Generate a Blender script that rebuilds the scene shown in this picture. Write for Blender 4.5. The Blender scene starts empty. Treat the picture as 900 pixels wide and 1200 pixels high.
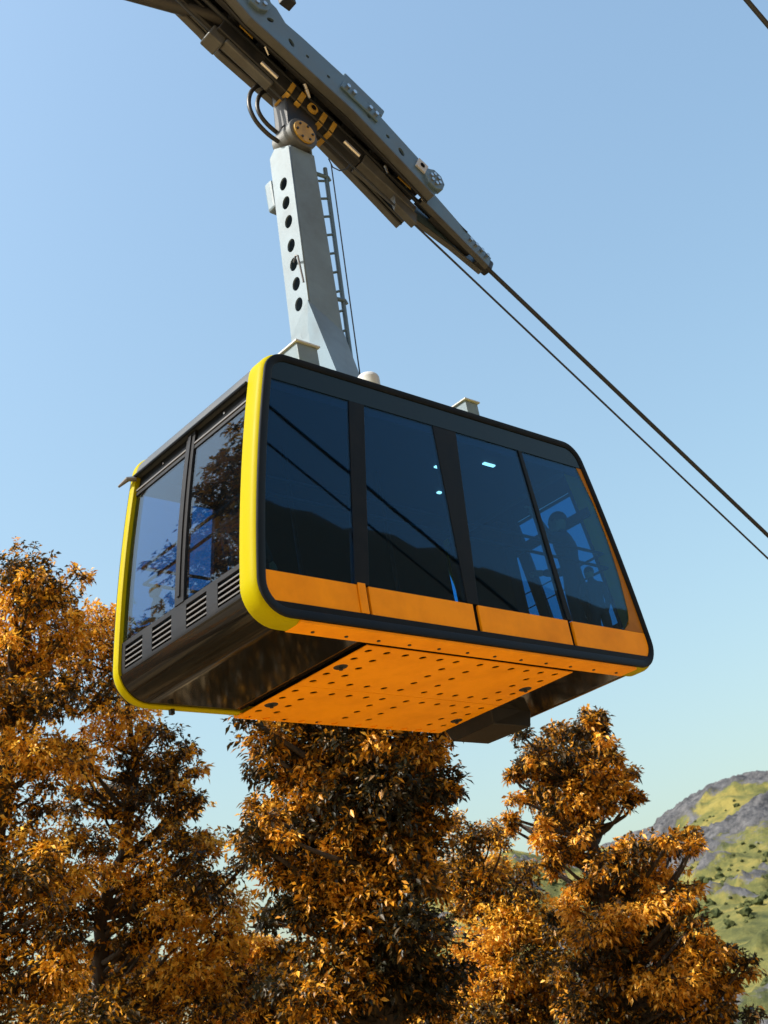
import bpy, bmesh, math, random
import numpy as np
from mathutils import Vector, Matrix

rnd = random.Random(7)
rng = np.random.default_rng(11)
sc = bpy.context.scene
COL = sc.collection

# ------------------------------------------------------------------ camera
CAM = np.array([-8.078, -6.956, -3.458])
PITCH, ROLL, YAW, FPX = 0.4333, -0.1835, 0.7943, 1473.0
_fw = np.array([math.sin(YAW)*math.cos(PITCH), math.cos(YAW)*math.cos(PITCH), math.sin(PITCH)])
_r0 = np.array([math.cos(YAW), -math.sin(YAW), 0.0])
_u0 = np.cross(_r0, _fw)
RT = math.cos(ROLL)*_r0 + math.sin(ROLL)*_u0
UP = -math.sin(ROLL)*_r0 + math.cos(ROLL)*_u0
FW = _fw
cam_d = bpy.data.cameras.new('camera')
cam = bpy.data.objects.new('camera', cam_d)
COL.objects.link(cam)
cam.matrix_world = Matrix(((RT[0], UP[0], -FW[0], CAM[0]), (RT[1], UP[1], -FW[1], CAM[1]),
                           (RT[2], UP[2], -FW[2], CAM[2]), (0, 0, 0, 1)))
cam_d.sensor_fit = 'HORIZONTAL'
cam_d.sensor_width = 36.0
cam_d.lens = 36.0*FPX/900.0
cam_d.clip_start = 0.1
cam_d.clip_end = 20000
cam_d.dof.use_dof = True
cam_d.dof.focus_distance = 11.5
cam_d.dof.aperture_fstop = 5.0
sc.camera = cam

# ------------------------------------------------------------------ light
SUN_DIR = Vector((-0.64, 0.27, 0.77)).normalized()      # towards the sun
sun_el = math.asin(SUN_DIR.z)
sun_az = math.atan2(SUN_DIR.x, SUN_DIR.y)               # clockwise from +Y
world = bpy.data.worlds.new('World')
sc.world = world
world.use_nodes = True
wn = world.node_tree
for n in list(wn.nodes):
    wn.nodes.remove(n)
sky = wn.nodes.new('ShaderNodeTexSky')
sky.sky_type = 'NISHITA'
sky.sun_disc = False
sky.sun_elevation = sun_el
sky.sun_rotation = sun_az
sky.altitude = 0
sky.air_density = 2.0
sky.dust_density = 4.0
sky.ozone_density = 4.0
bg = wn.nodes.new('ShaderNodeBackground')
bg.inputs['Strength'].default_value = 0.15
wo = wn.nodes.new('ShaderNodeOutputWorld')
tint = wn.nodes.new('ShaderNodeMix')                     # whole-sky colour balance, a touch towards cyan
tint.data_type = 'RGBA'
tint.blend_type = 'MULTIPLY'
tint.inputs[0].default_value = 1.0
tint.inputs[7].default_value = (1.02, 1.06, 1.03, 1)
wn.links.new(sky.outputs[0], tint.inputs[6])
wn.links.new(tint.outputs[2], bg.inputs['Color'])
wn.links.new(bg.outputs[0], wo.inputs['Surface'])
sun_l = bpy.data.lights.new('sun', 'SUN')
sun_l.energy = 4.6
sun_l.angle = math.radians(0.53)
sun_l.color = (1.0, 0.93, 0.82)
sun = bpy.data.objects.new('sun', sun_l)
COL.objects.link(sun)
sun.rotation_euler = (-SUN_DIR).to_track_quat('-Z', 'Y').to_euler()
sun.location = (-40, 20, 50)
sc.view_settings.view_transform = 'Standard'
sc.view_settings.look = 'None'
sc.view_settings.gamma = 1.0
sc.view_settings.use_curve_mapping = False
sc.view_settings.exposure = 0.6
sc.cycles.max_bounces = 10
sc.cycles.transparent_max_bounces = 16


# ------------------------------------------------------------------ helpers
def ray(px, py):
    d = FW + RT*(px-450)/FPX - UP*(py-600)/FPX
    return d


def at_dist(px, py, dist):
    """world point seen at photo pixel (px, py) at a given horizontal distance"""
    d = ray(px, py)
    return CAM + d*dist/math.hypot(d[0], d[1])


def on_plane(px, py, ax, v):
    d = ray(px, py)
    return CAM + d*(v-CAM[ax])/d[ax]


def vnoise(p, seed=0):
    """3-D value noise, p (N,3) -> (N,) in 0..1"""
    p = np.asarray(p, float)
    i = np.floor(p).astype(np.int64)
    f = p-i
    u = f*f*(3-2*f)

    def h(ix, iy, iz):
        n = (ix*374761393 + iy*668265263 + iz*2147483647 + seed*1274126177) & 0xffffffff
        n = ((n ^ (n >> 13))*1274126177) & 0xffffffff
        n = (n ^ (n >> 16)) & 0xffffff
        return n/float(0xffffff)
    r = 0
    for a in (0, 1):
        for b in (0, 1):
            for c in (0, 1):
                w = (u[:, 0] if a else 1-u[:, 0])*(u[:, 1] if b else 1-u[:, 1])*(u[:, 2] if c else 1-u[:, 2])
                r = r + w*h(i[:, 0]+a, i[:, 1]+b, i[:, 2]+c)
    return r


def fbm(p, oct=5, seed=0, ridged=False):
    a, s, t = 1.0, 0, 0
    for k in range(oct):
        v = vnoise(np.asarray(p)*(2.03**k), seed+k)
        if ridged:
            v = 1-abs(2*v-1)
        s = s+a*v
        t += a
        a *= 0.5
    return s/t


class MB:
    def __init__(self):
        self.v = []
        self.f = []

    def add(self, verts, faces):
        o = len(self.v)
        self.v += [tuple(map(float, q)) for q in verts]
        self.f += [tuple(i+o for i in q) for q in faces]
        return self

    def box(self, x0, x1, y0, y1, z0, z1):
        v = [(x0, y0, z0), (x1, y0, z0), (x1, y1, z0), (x0, y1, z0), (x0, y0, z1), (x1, y0, z1), (x1, y1, z1), (x0, y1, z1)]
        return self.add(v, [(3, 2, 1, 0), (4, 5, 6, 7), (0, 1, 5, 4), (1, 2, 6, 5), (2, 3, 7, 6), (3, 0, 4, 7)])

    def hexa(self, pts):
        """8 points: bottom ring 0-3, top ring 4-7"""
        return self.add(pts, [(3, 2, 1, 0), (4, 5, 6, 7), (0, 1, 5, 4), (1, 2, 6, 5), (2, 3, 7, 6), (3, 0, 4, 7)])

    def prism(self, poly_a, poly_b):
        n = len(poly_a)
        f = [tuple(range(n-1, -1, -1)), tuple(range(n, 2*n))]
        f += [(i, (i+1) % n, n+(i+1) % n, n+i) for i in range(n)]
        return self.add(list(poly_a)+list(poly_b), f)

    def tube(self, pts, rad, seg=10, caps=True):
        pts = [Vector(p) for p in pts]
        rads = rad if hasattr(rad, '__len__') else [rad]*len(pts)
        vs, fs = [], []
        t0 = (pts[1]-pts[0]).normalized()
        ref = Vector((0, 0, 1)) if abs(t0.z) < 0.9 else Vector((1, 0, 0))
        u = t0.cross(ref).normalized()
        for i, p in enumerate(pts):
            t = (pts[min(i+1, len(pts)-1)]-pts[max(i-1, 0)]).normalized()
            u = (u-t*u.dot(t)).normalized()
            w = t.cross(u)
            for k in range(seg):
                a = 2*math.pi*k/seg
                vs.append(p+(u*math.cos(a)+w*math.sin(a))*rads[i])
        for i in range(len(pts)-1):
            for k in range(seg):
                a, b = i*seg+k, i*seg+(k+1) % seg
                fs.append((a, b, b+seg, a+seg))
        if caps:
            fs.append(tuple(range(seg-1, -1, -1)))
            fs.append(tuple(range((len(pts)-1)*seg, len(pts)*seg)))
        return self.add(vs, fs)

    def cyl(self, a, b, r, seg=16, r2=None):
        return self.tube([a, b], [r, r if r2 is None else r2], seg)

    def build(self, name, mat, parent=None, smooth=False, bevel=0.0, fix=True):
        me = bpy.data.meshes.new(name)
        me.from_pydata(self.v, [], self.f)
        return link(name, me, mat, parent, smooth, bevel, fix)


def link(name, me, mat, parent=None, smooth=False, bevel=0.0, fix=True):
    if fix:
        bm = bmesh.new()
        bm.from_mesh(me)
        bmesh.ops.recalc_face_normals(bm, faces=bm.faces)
        bm.to_mesh(me)
        bm.free()
    me.materials.append(mat)
    o = bpy.data.objects.new(name, me)
    COL.objects.link(o)
    if smooth:
        me.polygons.foreach_set('use_smooth', [True]*len(me.polygons))
        try:
            me.set_sharp_from_angle(angle=math.radians(38))
        except Exception:
            pass
    if bevel:
        b = o.modifiers.new('bevel', 'BEVEL')
        b.width = bevel
        b.segments = 2
        b.limit_method = 'ANGLE'
        b.angle_limit = math.radians(35)
        b.harden_normals = False
    if parent is not None:
        o.parent = parent
        if parent.type == 'EMPTY':
            o.location = -parent.location
    return o


def thing(name, label, cat, loc=(0, 0, 0), group=None):
    o = bpy.data.objects.new(name, None)
    COL.objects.link(o)
    o.location = loc
    o.empty_display_size = 0.2
    o['label'] = label
    o['category'] = cat
    if group:
        o['group'] = group
    return o


def tag(o, label=None, cat=None, group=None, kind=None):
    if label:
        o['label'] = label
    if cat:
        o['category'] = cat
    if group:
        o['group'] = group
    if kind:
        o['kind'] = kind
    return o


def plate_mesh(outer, holes, thick, M):
    """flat plate with cut holes: polygons in a local 2-D frame, M maps local (u, v, w) to the world"""
    cu = bpy.data.curves.new('plate', 'CURVE')
    cu.dimensions = '2D'
    cu.fill_mode = 'BOTH'
    cu.extrude = thick/2
    for poly in [outer]+list(holes):
        sp = cu.splines.new('POLY')
        sp.points.add(len(poly)-1)
        for p, q in zip(sp.points, poly):
            p.co = (q[0], q[1], 0, 1)
        sp.use_cyclic_u = True
    tmp = bpy.data.objects.new('plate', cu)
    COL.objects.link(tmp)
    dg = bpy.context.evaluated_depsgraph_get()
    me = bpy.data.meshes.new_from_object(tmp.evaluated_get(dg))
    bpy.data.objects.remove(tmp)
    bpy.data.curves.remove(cu)
    me.materials.clear()
    me.transform(M)
    return me


def circ(cx, cy, r, n=12, ry=None, rot=0.0):
    ry = ry or r
    out = []
    for k in range(n):
        a = 2*math.pi*k/n
        u, v = r*math.cos(a), ry*math.sin(a)
        out.append((cx+u*math.cos(rot)-v*math.sin(rot), cy+u*math.sin(rot)+v*math.cos(rot)))
    return out


# ------------------------------------------------------------------ materials
def mat(name):
    m = bpy.data.materials.new(name)
    m.use_nodes = True
    nt = m.node_tree
    for n in list(nt.nodes):
        nt.nodes.remove(n)
    out = nt.nodes.new('ShaderNodeOutputMaterial')
    return m, nt, out


def N(nt, kind, **kw):
    n = nt.nodes.new(kind)
    for k, v in kw.items():
        if k in n.inputs:
            n.inputs[k].default_value = v
        else:
            setattr(n, k, v)
    return n


def paint(name, col, rough=0.35, metal=0.0, dirt=0.15, dirt_col=(0.10, 0.08, 0.06), scale=3.0, bump=0.02, coat=0.0, spec=0.5, rvar=1.0):
    """painted or metal surface with uneven wear, grime and roughness"""
    m, nt, out = mat(name)
    p = N(nt, 'ShaderNodeBsdfPrincipled')
    tc = N(nt, 'ShaderNodeTexCoord')
    n1 = N(nt, 'ShaderNodeTexNoise', Scale=scale, Detail=8.0, Roughness=0.65)
    n2 = N(nt, 'ShaderNodeTexNoise', Scale=scale*14, Detail=4.0, Roughness=0.6)
    nt.links.new(tc.outputs['Object'], n1.inputs['Vector'])
    nt.links.new(tc.outputs['Object'], n2.inputs['Vector'])
    r1 = N(nt, 'ShaderNodeMapRange')
    r1.inputs['From Min'].default_value = 0.42
    r1.inputs['From Max'].default_value = 0.75
    r1.inputs['To Max'].default_value = dirt
    nt.links.new(n1.outputs['Fac'], r1.inputs['Value'])
    mx = N(nt, 'ShaderNodeMix', data_type='RGBA')
    mx.inputs[6].default_value = (*col, 1)
    mx.inputs[7].default_value = (*dirt_col, 1)
    nt.links.new(r1.outputs[0], mx.inputs[0])
    nt.links.new(mx.outputs[2], p.inputs['Base Color'])
    r2 = N(nt, 'ShaderNodeMapRange')
    r2.inputs['To Min'].default_value = max(0.015, rough-0.10*rvar)
    r2.inputs['To Max'].default_value = rough+0.14*rvar
    nt.links.new(n1.outputs['Fac'], r2.inputs['Value'])
    nt.links.new(r2.outputs[0], p.inputs['Roughness'])
    p.inputs['Metallic'].default_value = metal
    p.inputs['Specular IOR Level'].default_value = spec
    p.inputs['Coat Weight'].default_value = coat
    p.inputs['Coat Roughness'].default_value = 0.06
    if bump:
        b = N(nt, 'ShaderNodeBump', Strength=bump*5, Distance=0.01)
        nt.links.new(n2.outputs['Fac'], b.inputs['Height'])
        nt.links.new(b.outputs[0], p.inputs['Normal'])
    nt.links.new(p.outputs[0], out.inputs['Surface'])
    return m


def glass(name, tint, dust=0.03, f0=0.03, refl=(0.95, 0.97, 1.0)):
    m, nt, out = mat(name)
    tr = N(nt, 'ShaderNodeBsdfTransparent')
    tr.inputs['Color'].default_value = (*tint, 1)
    gl = N(nt, 'ShaderNodeBsdfGlossy', Roughness=0.015)
    gl.inputs['Color'].default_value = (*refl, 1)
    lw = N(nt, 'ShaderNodeLayerWeight', Blend=0.5)
    pw = N(nt, 'ShaderNodeMath', operation='POWER')
    pw.inputs[1].default_value = 4.0
    nt.links.new(lw.outputs['Facing'], pw.inputs[0])
    fr = N(nt, 'ShaderNodeMath', operation='MULTIPLY_ADD')
    fr.inputs[1].default_value = 0.9
    fr.inputs[2].default_value = f0
    nt.links.new(pw.outputs[0], fr.inputs[0])
    df = N(nt, 'ShaderNodeBsdfDiffuse')
    df.inputs['Color'].default_value = (0.35, 0.36, 0.38, 1)
    tc = N(nt, 'ShaderNodeTexCoord')
    n1 = N(nt, 'ShaderNodeTexNoise', Scale=2.2, Detail=7.0, Roughness=0.7)
    nt.links.new(tc.outputs['Object'], n1.inputs['Vector'])
    r1 = N(nt, 'ShaderNodeMapRange')
    r1.inputs['From Min'].default_value = 0.35
    r1.inputs['From Max'].default_value = 0.8
    r1.inputs['To Min'].default_value = dust*0.3
    r1.inputs['To Max'].default_value = dust*1.6
    nt.links.new(n1.outputs['Fac'], r1.inputs['Value'])
    wv = N(nt, 'ShaderNodeTexNoise', Scale=0.9, Detail=1.0)
    nt.links.new(tc.outputs['Object'], wv.inputs['Vector'])
    b = N(nt, 'ShaderNodeBump', Strength=0.05, Distance=0.02)
    nt.links.new(wv.outputs['Fac'], b.inputs['Height'])
    nt.links.new(b.outputs[0], gl.inputs['Normal'])
    m1 = N(nt, 'ShaderNodeMixShader')
    nt.links.new(fr.outputs[0], m1.inputs[0])
    nt.links.new(tr.outputs[0], m1.inputs[1])
    nt.links.new(gl.outputs[0], m1.inputs[2])
    m2 = N(nt, 'ShaderNodeMixShader')
    nt.links.new(r1.outputs[0], m2.inputs[0])
    nt.links.new(m1.outputs[0], m2.inputs[1])
    nt.links.new(df.outputs[0], m2.inputs[2])
    nt.links.new(m2.outputs[0], out.inputs['Surface'])
    return m


M = {}
M['yellow'] = paint('yellow_paint', (0.345, 0.30, 0.0005), 0.45, dirt=0.10, dirt_col=(0.55, 0.34, 0.01), scale=2.5, coat=0.0, spec=0.05)
M['orange'] = paint('orange_paint', (0.97, 0.36, 0.002), 0.42, dirt=0.45, dirt_col=(0.55, 0.17, 0.006), scale=1.8, bump=0.03, spec=0.15)
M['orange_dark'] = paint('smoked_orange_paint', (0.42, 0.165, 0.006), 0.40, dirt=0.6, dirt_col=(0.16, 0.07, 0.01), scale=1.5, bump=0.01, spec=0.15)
M['frame'] = paint('black_frame', (0.008, 0.011, 0.016), 0.34, dirt=0.25, dirt_col=(0.03, 0.03, 0.032), scale=4, spec=0.10)
M['header'] = paint('smoked_panel', (0.006, 0.016, 0.028), 0.12, dirt=0.12, dirt_col=(0.03, 0.03, 0.03), scale=2, bump=0.0, spec=0.2)
M['under'] = paint('gloss_black_belly', (0.010, 0.009, 0.008), 0.05, dirt=0.3, dirt_col=(0.02, 0.017, 0.014), scale=1.6, bump=0.0, spec=0.30, rvar=0.2)
M['box'] = paint('matt_black_box', (0.012, 0.012, 0.013), 0.3, dirt=0.4, dirt_col=(0.03, 0.025, 0.02), scale=3, spec=0.2)
M['dark'] = paint('shade_black', (0.008, 0.008, 0.009), 0.8, dirt=0.1, dirt_col=(0.02, 0.018, 0.015), spec=0.02)  # near-black colour carries the shade of holes, vents and gaps
M['grey'] = paint('charcoal_panel', (0.012, 0.013, 0.017), 0.42, dirt=0.2, dirt_col=(0.025, 0.024, 0.024), scale=4, spec=0.2)
M['slat'] = paint('aluminium_slat', (0.11, 0.11, 0.115), 0.4, metal=0.3, dirt=0.3)
M['roof'] = paint('grey_roof', (0.04, 0.048, 0.058), 0.45, dirt=0.3)
M['interior'] = paint('interior_trim', (0.010, 0.012, 0.015), 0.6, spec=0.2, dirt=0.2, dirt_col=(0.03, 0.03, 0.03))
M['steel'] = paint('hanger_grey_paint', (0.17, 0.24, 0.30), 0.45, dirt=0.5, dirt_col=(0.085, 0.10, 0.115), scale=2.2)
M['blue_steel'] = paint('carriage_plate', (0.105, 0.18, 0.25), 0.38, metal=0.15, dirt=0.35, dirt_col=(0.16, 0.16, 0.16), scale=3)
M['olive'] = paint('greasy_flange', (0.10, 0.105, 0.105), 0.42, metal=0.2, dirt=0.6, dirt_col=(0.05, 0.048, 0.045), scale=5)
M['greasy'] = paint('greasy_black_steel', (0.022, 0.025, 0.03), 0.40, metal=0.3, dirt=0.5, dirt_col=(0.06, 0.055, 0.05), scale=5)
M['chrome'] = paint('bright_steel', (0.62, 0.62, 0.63), 0.18, metal=1.0, dirt=0.35, dirt_col=(0.2, 0.19, 0.17), scale=6)
M['rope'] = paint('dark_rope', (0.02, 0.026, 0.036), 0.5, metal=0.0, dirt=0.05, bump=0.0, scale=20)
M['rubber'] = paint('black_rubber', (0.015, 0.015, 0.016), 0.4, dirt=0.1)
M['caliper'] = paint('yellow_caliper', (0.50, 0.30, 0.045), 0.42, dirt=0.6, dirt_col=(0.10, 0.07, 0.03), scale=7)
M['white'] = paint('white_block', (0.50, 0.52, 0.54), 0.45, dirt=0.2, dirt_col=(0.4, 0.4, 0.38))
M['brown_tube'] = paint('dark_brown_tube', (0.032, 0.034, 0.038), 0.5, dirt=0.4, dirt_col=(0.08, 0.07, 0.06))
M['side_glass'] = glass('smoked_side_glass', (0.36, 0.68, 0.88), dust=0.003, f0=0.028, refl=(0.46, 0.66, 0.84))
M['end_glass'] = glass('blue_end_glass', (0.29, 0.48, 0.60), dust=0.008, f0=0.032, refl=(0.85, 0.93, 1.0))


def glow_mat():  # emission for the added glowing pieces under the ceiling
    m, nt, out = mat('sliver_glow')
    e = N(nt, 'ShaderNodeEmission', Strength=2.5)
    e.inputs['Color'].default_value = (1.0, 0.80, 0.66, 1)
    nt.links.new(e.outputs[0], out.inputs['Surface'])
    return m


M['added_glow'] = glow_mat()
M['jacket_dark'] = paint('dark_jacket', (0.02, 0.021, 0.025), 0.8, dirt=0.1, bump=0.04)
M['jacket_grey'] = paint('grey_jacket', (0.05, 0.05, 0.055), 0.8, dirt=0.1, bump=0.04)
M['skin'] = paint('skin_tone', (0.36, 0.19, 0.12), 0.5, dirt=0.1, dirt_col=(0.3, 0.12, 0.08), bump=0.0)
M['hair'] = paint('dark_hair', (0.012, 0.010, 0.009), 0.5, dirt=0.1)
M['cap_orange'] = paint('orange_knit_cap', (0.65, 0.25, 0.03), 0.8, dirt=0.2, bump=0.05)
M['trouser'] = paint('dark_trousers', (0.02, 0.022, 0.03), 0.85, dirt=0.1)


def ground_mat():
    m, nt, out = mat('dry_grass_ground')
    p = N(nt, 'ShaderNodeBsdfPrincipled', Roughness=0.95)
    g = N(nt, 'ShaderNodeNewGeometry')
    n1 = N(nt, 'ShaderNodeTexNoise', Scale=0.05, Detail=9.0, Roughness=0.65)
    n2 = N(nt, 'ShaderNodeTexNoise', Scale=1.3, Detail=8.0, Roughness=0.7)
    for n in (n1, n2):
        nt.links.new(g.outputs['Position'], n.inputs['Vector'])
    cr = N(nt, 'ShaderNodeValToRGB')
    e = cr.color_ramp.elements
    e[0].position, e[0].color = 0.35, (0.32, 0.20, 0.075, 1)
    e[1].position, e[1].color = 0.68, (0.62, 0.46, 0.24, 1)
    nt.links.new(n2.outputs['Fac'], cr.inputs[0])
    cr2 = N(nt, 'ShaderNodeValToRGB')
    e = cr2.color_ramp.elements
    e[0].position, e[0].color = 0.4, (0.55, 0.45, 0.30, 1)
    e[1].position, e[1].color = 0.6, (1, 1, 1, 1)
    nt.links.new(n1.outputs['Fac'], cr2.inputs[0])
    mx = N(nt, 'ShaderNodeMix', data_type='RGBA', blend_type='MULTIPLY')
    mx.inputs[0].default_value = 1
    nt.links.new(cr.outputs[0], mx.inputs[6])
    nt.links.new(cr2.outputs[0], mx.inputs[7])
    wd = N(nt, 'ShaderNodeAttribute', attribute_name='wood')
    mw = N(nt, 'ShaderNodeMix', data_type='RGBA')
    mw.inputs[7].default_value = (0.075, 0.052, 0.03, 1)
    nt.links.new(wd.outputs['Fac'], mw.inputs[0])
    nt.links.new(mx.outputs[2], mw.inputs[6])
    nt.links.new(mw.outputs[2], p.inputs['Base Color'])
    b = N(nt, 'ShaderNodeBump', Strength=0.6, Distance=0.2)
    nt.links.new(n2.outputs['Fac'], b.inputs['Height'])
    nt.links.new(b.outputs[0], p.inputs['Normal'])
    nt.links.new(p.outputs[0], out.inputs['Surface'])
    return m


M['ground'] = ground_mat()


def mountain_mat():
    m, nt, out = mat('rock_and_meadow')
    p = N(nt, 'ShaderNodeBsdfPrincipled', Roughness=0.95)
    p.inputs['Specular IOR Level'].default_value = 0.1
    g = N(nt, 'ShaderNodeNewGeometry')
    at = N(nt, 'ShaderNodeAttribute', attribute_name='rock')
    n1 = N(nt, 'ShaderNodeTexNoise', Scale=0.035, Detail=9.0, Roughness=0.7)
    n2 = N(nt, 'ShaderNodeTexNoise', Scale=0.11, Detail=9.0, Roughness=0.75)
    for n in (n1, n2):
        nt.links.new(g.outputs['Position'], n.inputs['Vector'])
    gr = N(nt, 'ShaderNodeValToRGB')
    e = gr.color_ramp.elements
    e[0].position, e[0].color = 0.36, (0.050, 0.060, 0.026, 1)
    e[1].position, e[1].color = 0.62, (0.23, 0.19, 0.055, 1)
    k = gr.color_ramp.elements.new(0.5)
    k.color = (0.125, 0.125, 0.042, 1)
    nt.links.new(n1.outputs['Fac'], gr.inputs[0])
    rk = N(nt, 'ShaderNodeValToRGB')
    e = rk.color_ramp.elements
    e[0].position, e[0].color = 0.38, (0.034, 0.036, 0.042, 1)
    e[1].position, e[1].color = 0.62, (0.135, 0.132, 0.138, 1)
    nt.links.new(n2.outputs['Fac'], rk.inputs[0])
    # ragged edge between meadow and rock
    ad = N(nt, 'ShaderNodeMath', operation='ADD')
    sb = N(nt, 'ShaderNodeMath', operation='MULTIPLY_ADD')
    sb.inputs[1].default_value = 1.5
    sb.inputs[2].default_value = -0.75
    nt.links.new(n2.outputs['Fac'], sb.inputs[0])
    nt.links.new(at.outputs['Fac'], ad.inputs[0])
    nt.links.new(sb.outputs[0], ad.inputs[1])
    st = N(nt, 'ShaderNodeMapRange')
    st.inputs['From Min'].default_value = 0.42
    st.inputs['From Max'].default_value = 0.58
    nt.links.new(ad.outputs[0], st.inputs['Value'])
    mx = N(nt, 'ShaderNodeMix', data_type='RGBA')
    nt.links.new(st.outputs[0], mx.inputs[0])
    nt.links.new(gr.outputs[0], mx.inputs[6])
    nt.links.new(rk.outputs[0], mx.inputs[7])
    nt.links.new(mx.outputs[2], p.inputs['Base Color'])
    b = N(nt, 'ShaderNodeBump', Strength=0.7, Distance=4.0)
    nt.links.new(n2.outputs['Fac'], b.inputs['Height'])
    nt.links.new(b.outputs[0], p.inputs['Normal'])
    nt.links.new(p.outputs[0], out.inputs['Surface'])
    return m


M['mountain'] = mountain_mat()


def bark_mat():
    m, nt, out = mat('dark_bark')
    p = N(nt, 'ShaderNodeBsdfPrincipled', Roughness=0.9)
    g = N(nt, 'ShaderNodeNewGeometry')
    n1 = N(nt, 'ShaderNodeTexNoise', Scale=6.0, Detail=8.0, Roughness=0.7)
    mp = N(nt, 'ShaderNodeMapping')
    mp.inputs['Scale'].default_value = (1, 1, 0.25)
    nt.links.new(g.outputs['Position'], mp.inputs['Vector'])
    nt.links.new(mp.outputs[0], n1.inputs['Vector'])
    cr = N(nt, 'ShaderNodeValToRGB')
    e = cr.color_ramp.elements
    e[0].position, e[0].color = 0.35, (0.018, 0.014, 0.011, 1)
    e[1].position, e[1].color = 0.7, (0.085, 0.065, 0.05, 1)
    nt.links.new(n1.outputs['Fac'], cr.inputs[0])
    nt.links.new(cr.outputs[0], p.inputs['Base Color'])
    b = N(nt, 'ShaderNodeBump', Strength=0.8, Distance=0.04)
    nt.links.new(n1.outputs['Fac'], b.inputs['Height'])
    nt.links.new(b.outputs[0], p.inputs['Normal'])
    nt.links.new(p.outputs[0], out.inputs['Surface'])
    return m


M['bark'] = bark_mat()


def leaf_mat(name, cols):
    m, nt, out = mat(name)
    at = N(nt, 'ShaderNodeAttribute', attribute_name='tint')
    cr = N(nt, 'ShaderNodeValToRGB')
    el = cr.color_ramp.elements
    el[0].position, el[0].color = 0.0, (*cols[0], 1)
    el[1].position, el[1].color = 1.0, (*cols[-1], 1)
    for i, c in enumerate(cols[1:-1]):
        k = el.new((i+1)/(len(cols)-1))
        k.color = (*c, 1)
    nt.links.new(at.outputs['Fac'], cr.inputs[0])
    p = N(nt, 'ShaderNodeBsdfPrincipled', Roughness=0.45)
    p.inputs['Specular IOR Level'].default_value = 0.40
    nt.links.new(cr.outputs[0], p.inputs['Base Color'])
    tl = N(nt, 'ShaderNodeBsdfTranslucent')
    nt.links.new(cr.outputs[0], tl.inputs['Color'])
    mx = N(nt, 'ShaderNodeMixShader')
    mx.inputs[0].default_value = 0.26
    nt.links.new(p.outputs[0], mx.inputs[1])
    nt.links.new(tl.outputs[0], mx.inputs[2])
    nt.links.new(mx.outputs[0], out.inputs['Surface'])
    return m


M['leaf_a'] = leaf_mat('russet_leaf', [(0.018, 0.018, 0.008), (0.075, 0.045, 0.010), (0.74, 0.305, 0.010), (0.94, 0.52, 0.07)])
M['leaf_b'] = leaf_mat('amber_leaf', [(0.020, 0.020, 0.008), (0.10, 0.058, 0.010), (0.84, 0.365, 0.010), (0.95, 0.57, 0.07)])
M['shrub'] = paint('dark_hill_shrub', (0.045, 0.055, 0.024), 1.0, dirt=1.0, dirt_col=(0.10, 0.105, 0.04), scale=0.4, bump=0.0, spec=0.0)

# ------------------------------------------------------------------ setting: ground and mountain


def softplus(x, k=3.0):
    return np.logaddexp(0, np.asarray(x, float)/k)*k


def ground_h(x, y):
    x, y = np.asarray(x, float), np.asarray(y, float)
    h = -5.05 - 0.40*softplus(x-3, 2.0) - 0.22*softplus(y-4, 2.0)
    h = np.maximum(h, -70 + 0.02*h)
    # hillside rising behind the photographer and far to the right of him
    b = softplus(-(y+20)-0.1*x, 3.5)
    h = h + 1.04*np.minimum(b, 260) + 0.12*np.maximum(0, b-260)
    p = np.stack([np.ravel(x), np.ravel(y), 0*np.ravel(x)], -1)
    amp = np.clip(np.hypot(np.ravel(x), np.ravel(y))/60-0.15, 0.03, 3.0)
    h = h + (amp*((fbm(p/14, 4, 3)-0.5)*3.5)).reshape(h.shape)
    return h


def make_ground():
    rr = np.concatenate([[0.0], np.geomspace(1.2, 4200, 120)])
    aa = np.linspace(0, 2*math.pi, 181)[:-1]
    A, R = np.meshgrid(aa, rr)
    X = R*np.sin(A)-2
    Y = R*np.cos(A)-1
    Z = ground_h(X, Y)
    Z[0] = Z[0, 0]
    v = np.stack([X.ravel(), Y.ravel(), Z.ravel()], -1)
    n, m_ = len(rr), len(aa)
    f = []
    for i in range(1, n-1):
        for j in range(m_):
            f.append((i*m_+j, i*m_+(j+1) % m_, (i+1)*m_+(j+1) % m_, (i+1)*m_+j))
    for j in range(m_):
        f.append((0, m_+j, m_+(j+1) % m_))
    me = bpy.data.meshes.new('ground')
    me.from_pydata(v.tolist(), [], f)
    wood = np.clip((-v[:, 1]-0.1*v[:, 0]-24)/8+(fbm(v/20, 3, 8)-.5)*3, 0, 1)
    wood = np.maximum(wood, np.clip((v[:, 1]-9)/4, 0, 1)*np.clip(fbm(v/6, 3, 18)*4-1.2, 0, 1))
    at = me.attributes.new('wood', 'FLOAT', 'POINT')
    at.data.foreach_set('value', wood.astype(np.float32))
    o = link('ground', me, M['ground'], smooth=False, fix=False)
    me.polygons.foreach_set('use_smooth', [True]*len(me.polygons))
    o['kind'] = 'structure'


make_ground()


def ridge_el(az):
    """skyline elevation in degrees of the far mountain against azimuth in degrees"""
    ax = [30, 38, 44, 47, 48.3, 50, 52, 54.6, 56.1, 57.3, 58.5, 59.4, 60.5, 62, 65, 70, 80, 95]
    ex = [3.0, 5.5, 7.6, 8.6, 9.0, 8.3, 8.2, 8.7, 9.4, 9.8, 9.95, 9.9, 9.8, 10.1, 10.4, 9.5, 8.0, 4.0]
    return np.interp(az, ax, ex)


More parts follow.
